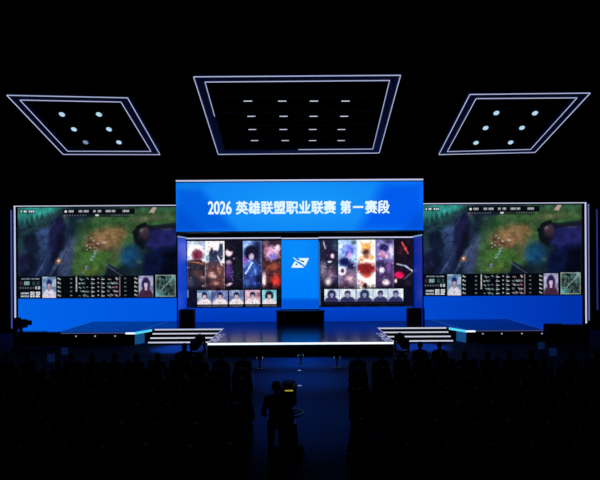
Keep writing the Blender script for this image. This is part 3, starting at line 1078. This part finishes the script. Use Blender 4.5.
def floor_stand(px, ytop, ybot, label):
    d = EYE*F/(ybot-HOR)
    x = PX(px, d)
    z = PZ(ytop, d)
    t = thing('floor_light_stand', label, 'light stand', (x, d, 0), 'little stands in front of the stage')
    MB().cyl((x, d, 0.0), (x, d, 0.025), 0.13, 0.12, 20).build('base', METAL, t)
    MB().cyl((x, d, 0.02), (x, d, z-0.1), 0.03, 0.03, 10).build('pole', METAL, t)
    h = MB().cyl((x-0.1, d, z-0.06), (x+0.1, d, z-0.06), 0.06, 0.06, 14).build('lamp_head', BLACK, t)
    for s in (-1, 1):
        MB().cyl((x+s*0.1, d, z-0.06), (x+s*0.108, d, z-0.06), 0.045, 0.04, 12).build('lens', SPARK, h)


floor_stand(259.2, 356, 369, 'small black lamp stand before the stage front, left of the aisle middle')
floor_stand(300.2, 354, 363.5, 'small black lamp stand before the stage front, at the aisle middle')
floor_stand(336.4, 356, 368, 'small black lamp stand before the stage front, right of the aisle middle')


def floor_marker(px, py, label):
    d = EYE*F/(py-HOR)
    x = PX(px, d)
    t = thing('floor_marker_light', label, 'floor light', (x, d, 0), 'marker lights along the aisle')
    MB().cyl((x, d, 0), (x, d, 0.03), 0.1, 0.085, 18).build('housing', METAL, t)
    MB().cyl((x, d, 0.03), (x, d, 0.042), 0.07, 0.05, 18).build('lens', emit('aisle_marker_lens', (110, 130, 170)), t)


floor_marker(298.8, 371.3, 'tiny white marker light on the aisle floor, nearer the stage')
floor_marker(298.9, 386.6, 'tiny white marker light on the aisle floor, beside the camera operator')

# ------------------------------------------------------------------ ceiling frames
PLANE_SLOPE = 0.336


def fpt(px, py):
    u, v = unroll(px, py)
    k = (HOR-v)/F
    y = 12.348/(k+PLANE_SLOPE)
    return Vector(((u-300)/F*y, y, EYE+k*y))


UPN = Vector((0, PLANE_SLOPE, 1)).normalized()


def lerp2(q, u, v):
    """bilinear point in the corner list TL TR BR BL"""
    a = q[0].lerp(q[1], u)
    b = q[3].lerp(q[2], u)
    return a.lerp(b, v)


def ceiling_frame(label, outer, inner, bars, lit=None):
    o = [fpt(*p) for p in outer]
    i = [fpt(*p) for p in inner]
    c = sum(o, Vector())/4
    t = thing('ceiling_light_frame', label, 'light frame', c, 'lit frames hanging under the ceiling')
    MB().ring(o, i, UPN*0.18).build('frame_panel', BANDM, t)
    for nm, q, w in (('outer_light_strip', o, 0.028), ('inner_light_strip', i, 0.024)):
        for k in range(4):
            a, b = q[k]-UPN*0.012, q[(k+1) % 4]-UPN*0.012
            u0, u1 = (lit or {}).get(k, (0, 1)) if q is i else (0, 1)
            MB().bar(a.lerp(b, u0), a.lerp(b, u1), w, 0.024, UPN).build(nm, FRAME_STRIP, t)
            if (u0, u1) != (0, 1):      # the stretch of this strip that has gone dark
                d0, d1 = (0, u0) if u0 > 0 else (u1, 1)
                tag(MB().bar(a.lerp(b, d0), a.lerp(b, d1), w, 0.024, UPN).build('unlit_strip', surf('unlit_strip_diffuser', (16, 20, 34), 0.6), t), 'unlit stretch of light strip')
    for v in bars:
        MB().bar(lerp2(i, 0, v)+UPN*0.22, lerp2(i, 1, v)+UPN*0.22, 0.06, 0.06, UPN).build('cross_bar', BLACK, t)
        MB().bar(lerp2(i, 0, v)+UPN*0.22, lerp2(i, 0, v)+UPN*0.1-Vector((0.06, 0, 0)), 0.05, 0.05).build('bar_bracket', BLACK, t)
    for p in o:
        q = p.lerp(c, 0.03)+UPN*0.15
        MB().cyl(q, (q.x, q.y, ZC), 0.012, 0.012, 8).build('hanging_cable', BLACK, t)
    return o, i


def bar_at(i, px, py):
    """fraction down the frame at which this lamp row hangs"""
    p = fpt(px, py)
    a = (i[0].y+i[1].y)/2
    b = (i[2].y+i[3].y)/2
    return (p.y-a)/(b-a)


def ordinal(n):
    return ['first', 'second', 'third', 'fourth', 'fifth', 'sixth', 'seventh', 'eighth', 'ninth', 'tenth',
            'eleventh', 'twelfth', 'thirteenth', 'fourteenth', 'fifteenth', 'sixteenth'][n-1]


# central frame with its sixteen bar lights
OC = [(193.6, 76.6), (400.6, 75.0), (379.2, 152.8), (218.2, 154.2)]
IC = [(205, 81.8), (389.6, 80.2), (372.8, 148.8), (224.2, 150)]
rows = [(101, (248, 282.3, 314, 345.6)), (116.2, (251.4, 283.6, 313.6, 344.2)), (129.4, (252.4, 283.4, 312.8, 341.4)), (140.5, (254.6, 285.2, 312.6, 341.2))]
ii = [fpt(*p) for p in IC]
ceiling_frame('large middle ceiling frame of white light strips hanging above the header sign', OC, IC, [bar_at(ii, 300, r[0]) for r in rows],
              lit={2: (0, 0.5), 3: (0.55, 1)})
ROWN = ['top row', 'second row', 'third row', 'bottom row']
COLN = ['far left', 'second from left', 'second from right', 'far right']
proto_bar = None
for ri, (py, xs) in enumerate(rows):
    for ci, px in enumerate(xs):
        p = fpt(px, py)
        if proto_bar is None:
            t = thing('bar_light', None, 'stage light', (0, 0, 0))
            MB().box(-0.17, 0.17, -0.045, 0.045, 0.0, 0.09).build('housing', BLACK, t, bevel=0.008)
            MB().box(-0.155, 0.155, -0.055, 0.035, -0.012, 0.0).build('lens', BAR_LENS, t)
            MB().bar((0, 0, 0.09), (0, 0.0, 0.22), 0.03).build('clamp', METAL, t)
            proto_bar = t
            o = t
        else:
            o = copy_tree(proto_bar)
        o.location = p
        tag(o, 'small white bar light in the middle ceiling frame, %s, %s' % (ROWN[ri], COLN[ci]), 'stage light', 'bar lights in the middle ceiling frame')

proto_spot = None


def spots(side, outer, inner, pts):
    global proto_spot
    i = [fpt(*p) for p in inner]
    ceiling_frame('slanted %s ceiling frame of white light strips holding six round spotlights' % side, outer, inner,
                  [bar_at(i, *pts[k]) for k in (0, 2, 4)])
    for k, (px, py) in enumerate(pts):
        p = fpt(px, py)
        dim = (side == 'left' and k == 4)
        if proto_spot is None:
            t = thing('ceiling_spotlight', None, 'stage light', (0, 0, 0))
            ax = Vector((0, -0.55, -0.83))
            h = MB().cyl(-ax*0.3, ax*0.0, 0.12, 0.15, 22)
            h.cyl(-ax*0.36, -ax*0.3, 0.07, 0.12, 22)
            h.build('housing', BLACK, t)
            MB().cyl(ax*0.002, ax*0.012, 0.112, 0.1, 22).build('lens', LAMP_WHITE, t)
            y = MB()
            for s in (-1, 1):
                y.bar((s*0.16, 0.06, 0.08), (s*0.16, 0.06, 0.3), 0.025)
            y.bar((-0.17, 0.06, 0.3), (0.17, 0.06, 0.3), 0.03)
            y.build('yoke', METAL, t)
            proto_spot = t
            o = t
        else:
            o = copy_tree(proto_spot)
        if dim:
            for ch in o.children:
                if ch.name.startswith('lens'):
                    ch.data = ch.data.copy()
                    ch.data.materials[0] = LAMP_DIM
        o.location = p
        o.rotation_euler = (0, 0, 0)
        tag(o, 'round %s spotlight in the %s ceiling frame, %s row, %s one' % ('dim' if dim else 'white', side, ['top', 'middle', 'bottom'][k//2], ['left', 'right'][k % 2]),
            'stage light', 'round spotlights in the %s ceiling frame' % side)


spots('left', [(6.8, 95), (127.6, 97.6), (160, 154.4), (63.2, 154.2)], [(20, 99.8), (121, 101.8), (151, 151.2), (67.6, 151)],
      [(62, 114.4), (99, 114.4), (74, 129.3), (109, 129.3), (85.6, 142.3), (119, 142.3)])
spots('right', [(469.8, 94.2), (590.2, 92.8), (535, 152.2), (438.8, 154.4)], [(476, 98.4), (577, 97.6), (530.6, 149.2), (447.2, 151.4)],
      [(496.4, 113), (535, 113.2), (485.6, 128), (522, 127.8), (476, 142.8), (510.6, 142.4)])

# ------------------------------------------------------------------ people
SKIN = surf('person_skin', (150, 112, 92), 0.6, amount=0.1)
HAIRM = surf('black_hair', (10, 9, 9), 0.7, spec=0.15)
EYEM = surf('dark_eyes', (20, 14, 12), 0.2)
LIPM = surf('lips', (120, 70, 64), 0.5)
SHOE = surf('black_shoes', (12, 12, 12), 0.5)
TROUS = surf('dark_trousers', (16, 17, 22), 0.9, spec=0.1)
SHIRTS = [surf('dark_shirt_'+n, c, 0.9, spec=0.1) for n, c in (('black', (13, 13, 15)), ('navy', (14, 18, 34)), ('grey', (28, 28, 32)), ('brown', (30, 22, 20)))]


def hand_shapes(m, wrist, dirv, side, palm_n, curl=0.5):
    """a palm, four unequal bent fingers and a thumb leaving the side of the palm"""
    w = Vector(wrist)
    d = Vector(dirv).normalized()
    n = Vector(palm_n).normalized()
    s = d.cross(n).normalized()*side
    m.capsule(w, 0.026, w+d*0.045, 0.03)
    k = [(-0.032, 0.062), (-0.011, 0.075), (0.011, 0.07), (0.032, 0.055)]
    for off, L in k:
        a = w+d*0.03+s*off
        b = w+d*0.085+s*off*1.05
        c1 = b+(d*math.cos(curl*0.5)+n*math.sin(curl*0.5))*L*0.5
        e = c1+(d*math.cos(curl*1.3)+n*math.sin(curl*1.3))*L*0.5
        m.capsule(a, 0.013, b, 0.0115, 8)
        m.capsule(b, 0.0105, c1, 0.0095, 8)
        m.capsule(c1, 0.0095, e, 0.008, 8)
    a = w+d*0.025-s*0.03
    b = a+d*0.028-s*0.03+n*0.012
    e = b+d*0.032-s*0.008+n*0.012
    m.capsule(a, 0.015, b, 0.012, 8)
    m.capsule(b, 0.012, e, 0.0095, 8)


def make_person(kind):
    """returns (body mesh, hair mesh); the person faces +y; seated ones sit with the hips at z 0.55"""
    m = MB()
    segs = []

    def cap(mat, p, r0, q, r1):
        m.capsule(p, r0, q, r1)
        segs.append((mat, Vector(p), Vector(q)))
    seated = kind != 'stand'
    lean = {'upright': 0.0, 'lean': 0.2, 'turn': -0.03, 'stand': 0.04}[kind]
    turn = {'upright': 0.0, 'lean': 0.1, 'turn': 0.55, 'stand': -0.1}[kind]
    hz = 0.55 if seated else 0.93
    up = Vector((0, math.sin(lean), math.cos(lean)))
    pel = Vector((0, 0, hz))
    chest = pel+up*0.33
    neck = pel+up*0.51
    head = neck+Vector((0, 0.03, 0.155))
    R = Matrix.Rotation(turn, 3, 'Z')
    # torso
    rot = Matrix.Rotation(-lean, 3, 'X')
    m.ball(pel, (0.175, 0.125, 0.13), 20, 12)
    m.ball(pel+up*0.17, (0.15, 0.108, 0.16), 20, 12, rot)
    m.ball(chest, (0.175, 0.118, 0.17), 20, 12, rot)
    segs.append((1, pel+up*0.06, chest+up*0.12))
    for s in (-1, 1):
        cap(1, chest+up*0.15+Vector((s*0.05, 0, 0)), 0.065, chest+up*0.115+Vector((s*0.175, 0, 0)), 0.062)
    cap(0, neck-up*0.05, 0.062, neck+Vector((0, 0.015, 0.07)), 0.055)
    # head with a face
    hp = []

    def H(p):
        return head+R @ Vector(p)
    m.ball(head, (0.078, 0.098, 0.112), 20, 14, R)
    m.ball(H((0, 0.035, -0.065)), (0.056, 0.06, 0.055), 16, 10, R)
    m.ball(H((0, 0.088, -0.108)), (0.026, 0.02, 0.02), 12, 8, R)
    m.capsule(H((0, 0.094, 0.0)), 0.01, H((0, 0.112, -0.034)), 0.015, 10)
    m.ball(H((0, 0.095, 0.022)), (0.05, 0.014, 0.012), 12, 8, R)
    m.ball(H((0, 0.094, -0.066)), (0.026, 0.014, 0.009), 12, 8, R)
    for s in (-1, 1):
        m.ball(H((s*0.08, -0.005, -0.01)), (0.012, 0.022, 0.034), 10, 8, R)
        m.ball(H((s*0.031, 0.083, 0.002)), (0.014, 0.011, 0.011), 10, 8, R)
    segs.append((0, head, head+Vector((0, 0, 0.04))))
    segs.append((0, H((0, 0.05, -0.08)), head))
    # arms
    for s in (-1, 1):
        sh = chest+up*0.115+Vector((s*0.185, 0, 0))
        if kind == 'lean':
            el = Vector((s*0.22, 0.3, 0.72))
            wr = Vector((s*0.06, 0.47, 0.73))
            dv, pn = Vector((-s*0.6, 0.7, 0.1)), Vector((0, -0.4, -1))
        elif kind == 'stand':
            if s > 0:
                el = sh+Vector((0.08, 0.1, -0.25))
                wr = el+Vector((0.02, 0.23, 0.02))
            else:
                el = sh+Vector((-0.07, -0.05, -0.27))
                wr = el+Vector((0.03, 0.2, -0.1))
            dv, pn = Vector((0, 1, -0.1)), Vector((0, 0, -1))
        elif kind == 'turn':
            el = sh+Vector((s*0.06, 0.02, -0.27))
            wr = Vector((-s*0.02+0.02, 0.27, 0.7+0.03*s))
            dv, pn = Vector((-s*0.9, 0.5, 0)), Vector((0, 0.2, -1))
        else:
            el = sh+Vector((s*0.05, 0.03, -0.28))
            wr = Vector((s*0.12, 0.3, 0.695))
            dv, pn = Vector((-s*0.25, 0.9, -0.05)), Vector((0, 0, -1))
        cap(1, sh, 0.058, el, 0.044)
        cap(1, el, 0.044, el.lerp(wr, 0.85), 0.033)
        cap(0, el.lerp(wr, 0.85), 0.03, wr, 0.026)
        hand_shapes(m, wr, dv, s, pn, 0.5 if kind != 'stand' else 1.1)
        segs.append((0, wr, wr+dv.normalized()*0.16))
        # legs
        if seated:
            hip = Vector((s*0.095, 0.02, hz-0.02))
            kn = Vector((s*(0.13 if kind != 'lean' else 0.2), 0.46, 0.53))
            an = Vector((s*0.13, 0.44+(0.06 if s > 0 else -0.04), 0.1))
        else:
            hip = Vector((s*0.095, 0, hz-0.03))
            kn = Vector((s*0.11, 0.02, 0.5))
            an = Vector((s*0.12, -0.02, 0.1))
        cap(2, hip, 0.095, kn, 0.064)
        cap(2, kn, 0.064, an.lerp(kn, 0.05), 0.044)
        cap(3, an-Vector((0, 0.01, 0.03)), 0.046, an+Vector((s*0.015, 0.06, -0.055)), 0.045)
        cap(3, an+Vector((s*0.015, 0.05, -0.058)), 0.042, an+Vector((s*0.025, 0.15, -0.066)), 0.034)
    tmp = m.build('tmp', None)
    md = tmp.modifiers.new('r', 'REMESH')
    md.mode = 'VOXEL'
    md.voxel_size = 0.0095
    sm = tmp.modifiers.new('s', 'SMOOTH')
    sm.iterations = 3
    sm.factor = 0.5
    dc = tmp.modifiers.new('d', 'DECIMATE')
    dc.ratio = 0.3
    me = bpy.data.meshes.new_from_object(tmp.evaluated_get(bpy.context.evaluated_depsgraph_get()))
    bpy.data.objects.remove(tmp)
    me.name = 'person_'+kind
    # clothes and skin by the nearest limb
    eyes = [H((s*0.031, 0.094, 0.002)) for s in (-1, 1)]
    mouth = H((0, 0.108, -0.066))
    for mt in (SKIN, SHIRTS[0], TROUS, SHOE, EYEM, LIPM):
        me.materials.append(mt)
    for p in me.polygons:
        p.use_smooth = True
        c = p.center
        best, bi = 1e9, 1
        for mt, a, b in segs:
            ab = b-a
            u = max(0, min(1, (c-a).dot(ab)/max(1e-9, ab.length_squared)))
            dd = (c-a-ab*u).length
            if mt == 2:
                dd -= 0.03
            if mt == 1 and dd < 0.2:
                dd -= 0.03
            if dd < best:
                best, bi = dd, mt
        if bi == 0 and any((c-e).length < 0.012 for e in eyes):
            bi = 4
        if bi == 0 and (c-mouth).length < 0.018:
            bi = 5
        p.material_index = bi
    # hair
    hm = MB()
    hm.ball(H((0, -0.018, 0.03)), (0.089, 0.102, 0.1), 20, 14, R)
    hm.ball(H((0, 0.05, 0.085)), (0.066, 0.05, 0.034), 14, 10, R)
    if kind in ('turn',):
        hm.ball(H((0, -0.06, -0.08)), (0.088, 0.06, 0.15), 16, 12, R)
    if kind == 'lean':
        hm.ball(H((0, -0.05, -0.03)), (0.086, 0.06, 0.09), 16, 12, R)
    tmp = hm.build('tmp', None)
    md = tmp.modifiers.new('r', 'REMESH')
    md.mode = 'VOXEL'
    md.voxel_size = 0.014
    sm = tmp.modifiers.new('s', 'SMOOTH')
    sm.iterations = 2
    hme = bpy.data.meshes.new_from_object(tmp.evaluated_get(bpy.context.evaluated_depsgraph_get()))
    bpy.data.objects.remove(tmp)
    hme.name = 'hair_'+kind
    hme.materials.append(HAIRM)
    for p in hme.polygons:
        p.use_smooth = True
    for v in hme.vertices:
        v.co += v.co.normalized()*0.006*mnoise.noise(v.co*40)
    return me, hme


PEOPLE = {}
for kd in ('upright', 'lean', 'turn', 'stand'):
    body, hair = make_person(kd)
    for k, sh in enumerate(SHIRTS):
        b2 = body if k == 0 else body.copy()
        b2.materials[1] = sh
        PEOPLE[kd, k] = (b2, hair)


def person(kind, shirt, x, y, label, cat='person', group=None, rz=0.0):
    b, h = PEOPLE[kind, shirt]
    o = bpy.data.objects.new('person', b)
    COL.objects.link(o)
    o.location = (x, y, 0)
    o.rotation_euler = (0, 0, rz)
    hr = bpy.data.objects.new('hair', h)
    COL.objects.link(hr)
    hr.parent = o
    return tag(o, label, cat, group)


# chairs
CUSH = surf('black_chair_cushion', (14, 14, 16), 0.9, spec=0.1)


def make_chair():
    t = thing('audience_chair', None, 'chair', (0, 0, 0))
    MB().box(-0.23, 0.23, -0.14, 0.3, 0.37, 0.425).build('seat', CUSH, t, bevel=0.015)
    MB().poly([(-0.22, -0.2, 0.46), (0.22, -0.2, 0.46), (0.22, -0.245, 0.86), (-0.22, -0.245, 0.86)], (0, -0.045, 0)).build('backrest', CUSH, t, bevel=0.012)
    for sx in (-1, 1):
        MB().bar((sx*0.2, 0.26, 0.37), (sx*0.22, 0.3, 0.0), 0.028).build('leg', METAL, t)
        m = MB()
        m.bar((sx*0.2, -0.12, 0.37), (sx*0.22, -0.2, 0.0), 0.028)
        m.build('leg', METAL, t)
        MB().bar((sx*0.19, -0.1, 0.39), (sx*0.19, -0.23, 0.6), 0.025).build('back_bracket', METAL, t)
    return t


chair0 = make_chair()
first_chair = True


def seat_person(x, y, rowtxt, n, side, r):
    global first_chair
    if first_chair:
        c = chair0
        first_chair = False
    else:
        c = copy_tree(chair0)
    c.location = (x, y, 0)
    where = '%s, %s seat %s of the aisle' % (rowtxt, ordinal(n), side)
    tag(c, 'black padded chair, '+where, 'chair', 'chairs in the %s block' % side)
    kind = r.choices(['upright', 'lean', 'turn'], [5, 2, 2])[0]
    hairt = {'upright': 'short hair', 'lean': 'bob hair', 'turn': 'long hair'}[kind]
    person(kind, r.randrange(4), x, y, 'dark seated spectator, '+where, 'person', 'audience in the %s block' % side, r.uniform(-0.12, 0.12))


r = random.Random(12)
ROWS = [15.5, 14.4, 13.3, 12.2, 11.1, 10.0, 8.9, 7.8]
# three who sit nearest the stage
for x, side, n in ((PX(420, 17.2), 'right', 1), (PX(439.5, 17.2), 'right', 2), (PX(183, 17.2), 'left', 1)):
    seat_person(x, 17.25, 'front row', n, side, r)
MONS = [(50.5, 352.5, 15.6), (64, 346, 17.0), (540.8, 343.5, 17.0), (552.3, 349.5, 15.6)]
mons = [(PX(px, d), d) for px, py, d in MONS]
for k, d in enumerate(ROWS):
    rowtxt = ordinal(k+2)+' row from the stage'
    for side, s in (('left', -1), ('right', 1)):
        a = 0.72+(d-8)*0.098+0.27
        if d < 11 and s < 0:
            a += 0.12
        n = 0
        x = a
        while x < 0.577*d+0.1 and n < 16:
            xx = s*x+r.uniform(-0.03, 0.03)
            if not any(abs(xx-mx) < 0.55 and abs(d-md) < 0.9 for mx, md in mons):
                n += 1
                seat_person(xx, d+r.uniform(-0.05, 0.05), rowtxt, n, side, r)
            x += 0.64

# small monitors on stands among the front rows
for (px, py, d), lab in zip(MONS, ('small dim blue monitor on a stand at far left, nearer the camera', 'small dim blue monitor on a stand at far left, nearer the stage',
                                   'small dim blue monitor on a stand at far right, nearer the stage', 'small dim blue monitor on a stand at far right, nearer the camera')):
    x = PX(px, d)
    zt = PZ(py, d)
    w, h = 0.11, 0.24
    t = thing('monitor_on_stand', lab, 'monitor', (x, d, 0), 'small monitors on stands')
    b = MB().box(x-w-0.015, x+w+0.015, d, d+0.04, zt-h-0.015, zt+0.015).build('bezel', BLACK, t, bevel=0.006)
    MB().box(x-w, x+w, d-0.006, d+0.002, zt-h, zt).build('screen', MON_BLUE, t)
    MB().cyl((x, d+0.05, 0.02), (x, d+0.05, zt-h*0.5), 0.02, 0.02, 10).build('pole', METAL, t)
    MB().cyl((x, d+0.05, 0.0), (x, d+0.05, 0.025), 0.2, 0.18, 20).build('base', METAL, t)


# ------------------------------------------------------------------ broadcast cameras
def video_camera(x, y, zc, yaw, label, pedestal=False, lens=0.6):
    t = thing('broadcast_camera', label, 'camera', (0, 0, 0), 'broadcast cameras')
    if pedestal:
        MB().cyl((0, 0, 0.08), (0, 0, 0.3), 0.34, 0.27, 28).build('pedestal_base', BLACK, t)
        for k in range(3):
            a = PI/2+2*PI*k/3
            c = Vector((math.cos(a)*0.27, math.sin(a)*0.27, 0.06))
            MB().cyl(c-Vector((0.03, 0, 0)), c+Vector((0.03, 0, 0)), 0.06, 0.06, 14).build('wheel', RUBBER, t)
        MB().cyl((0, 0, 0.3), (0, 0, 0.74), 0.2, 0.17, 24).cyl((0, 0, 0.74), (0, 0, zc-0.3), 0.12, 0.12, 24).build('column', METAL, t)
        m = MB()
        n = 24
        for k in range(n):
            a0, a1 = 2*PI*k/n, 2*PI*(k+1)/n
            m.bar((0.3*math.cos(a0), 0.3*math.sin(a0), zc-0.38), (0.3*math.cos(a1), 0.3*math.sin(a1), zc-0.38), 0.035)
        for k in range(3):
            a0 = PI/6+2*PI*k/3
            m.bar((0.1*math.cos(a0), 0.1*math.sin(a0), zc-0.4), (0.3*math.cos(a0), 0.3*math.sin(a0), zc-0.38), 0.03)
        m.build('steering_ring', METAL, t)
    else:
        for k in range(3):
            a = PI/2+2*PI*k/3
            foot = Vector((math.cos(a)*0.42, math.sin(a)*0.42, 0.012))
            l = MB().bar((math.cos(a)*0.06, math.sin(a)*0.06, zc-0.32), foot, 0.045).build('tripod_leg', METAL, t)
            MB().cyl(foot-Vector((0, 0, 0.012)), foot+Vector((0, 0, 0.02)), 0.04, 0.03, 12).build('rubber_foot', RUBBER, l)
    MB().cyl((0, 0, zc-0.36), (0, 0, zc-0.16), 0.085, 0.07, 18).build('pan_head', METAL, t)
    MB().bar((-0.05, -0.05, zc-0.2), (-0.16, -0.42, zc-0.3), 0.025).build('pan_handle', METAL, t)
    MB().box(-0.17, 0.17, -0.26, 0.22, zc-0.16, zc+0.2).build('camera_body', BLACK, t, bevel=0.02)
    ln = MB().cyl((0, 0.2, zc+0.03), (0, lens, zc+0.03), 0.085, 0.1, 22).build('lens', METAL, t)
    MB().box(-0.13, 0.13, lens, lens+0.12, zc-0.07, zc+0.13).build('lens_hood', BLACK, ln)
    MB().box(-0.09, 0.09, -0.3, -0.02, zc+0.2, zc+0.3).build('viewfinder', BLACK, t, bevel=0.01)
    if pedestal:
        MB().box(-0.06, 0.1, -0.272, -0.262, zc+0.135, zc+0.16).build('status_screen', YELLOW, t)
    t.location = (x, y, 0)
    t.rotation_euler = (0, 0, yaw)


dC = 10.75
video_camera(PX(287.5, dC), dC, 1.32, 0.0, 'black broadcast camera with a yellow status strip on a wheeled pedestal in the aisle', True)
person('stand', 0, PX(275.4, 10.2), 10.2, 'camera operator in black standing in the aisle behind the camera with yellow strip')
video_camera(PX(20.5, 22.9), 22.9, 1.3, -0.62, 'black broadcast camera on a tripod by the lower left corner of the left LED wall', False, 0.3)


def flight_case(px, d, w, h, dep, label):
    x = PX(px, d)
    t = thing('flight_case', label, 'equipment case', (x, d, 0), 'equipment cases before the LED walls')
    b = MB().box(x-w/2, x+w/2, d, d+dep, 0.1, h*0.7).build('body', BLACK, t, bevel=0.012)
    MB().box(x-w/2, x+w/2, d, d+dep, h*0.7+0.008, h).build('lid', BLACK, t, bevel=0.012)
    MB().box(x-w/2-0.008, x+w/2+0.008, d-0.008, d+dep+0.008, h*0.7-0.02, h*0.7+0.02).build('trim', METAL, t)
    MB().box(x-0.08, x+0.08, d-0.02, d, h*0.45, h*0.55).build('handle', METAL, t)
    for sx in (-1, 1):
        for y in (d+0.1, d+dep-0.1):
            MB().cyl((x+sx*(w/2-0.1)-0.02, y, 0.05), (x+sx*(w/2-0.1)+0.02, y, 0.05), 0.05, 0.05, 14).build('caster', RUBBER, t)


flight_case(558, 23.8, 0.82, 1.0, 0.6, 'low black wheeled flight case before the right LED wall, nearer the stage')
flight_case(578.5, 23.8, 0.92, 0.96, 0.6, 'low black wheeled flight case before the right LED wall, by its outer strip')

flight_case(27, 24.2, 1.3, 0.72, 0.6, 'long low black flight case under the left LED wall, by its outer corner')
flight_case(49, 24.4, 0.6, 0.68, 0.5, 'short low black flight case under the left LED wall, against the side platform')

# ------------------------------------------------------------------ black world and added blue spots
w = bpy.data.worlds.new('world')
scene.world = w
w.use_nodes = True
w.node_tree.nodes['Background'].inputs[0].default_value = (0, 0, 0, 1)
w.node_tree.nodes['Background'].inputs[1].default_value = 0.0


def added_blue_spot(name, at, to, energy, angle, col=(0.0, 0.42, 1.0)):
    """added deep blue spot, set near a ceiling lamp to tint the floor"""
    l = bpy.data.lights.new(name, 'SPOT')
    l.energy = energy
    l.color = col
    l.spot_size = math.radians(angle)
    l.spot_blend = 1.0
    l.shadow_soft_size = 0.12
    o = bpy.data.objects.new(name, l)
    COL.objects.link(o)
    o.location = at
    o.rotation_euler = (Vector(to)-Vector(at)).to_track_quat('-Z', 'Y').to_euler()
    return o


for px, tx in ((283.2, -0.6), (313.2, 0.6)):  # added blue spots without a visible source, colouring the aisle floor
    added_blue_spot('added_aisle_spot', fpt(px, 129.4)-UPN*0.1, (tx, 20.6, 0), 3000, 20)
    added_blue_spot('added_aisle_spot', fpt(px, 116.2)-UPN*0.1, (tx*0.8, 17.6, 0), 1500, 24)
    added_blue_spot('added_aisle_spot', fpt(px, 101)-UPN*0.1, (tx*0.6, 13.6, 0), 700, 26)
for px, py, s in ((109, 129.3, -1), (485.6, 128, 1)):  # two more added spots, putting blue on the floor before the stairs
    added_blue_spot('added_stairs_spot', fpt(px, py)-UPN*0.25, (s*5.6, 23.9, 0), 9500, 17)
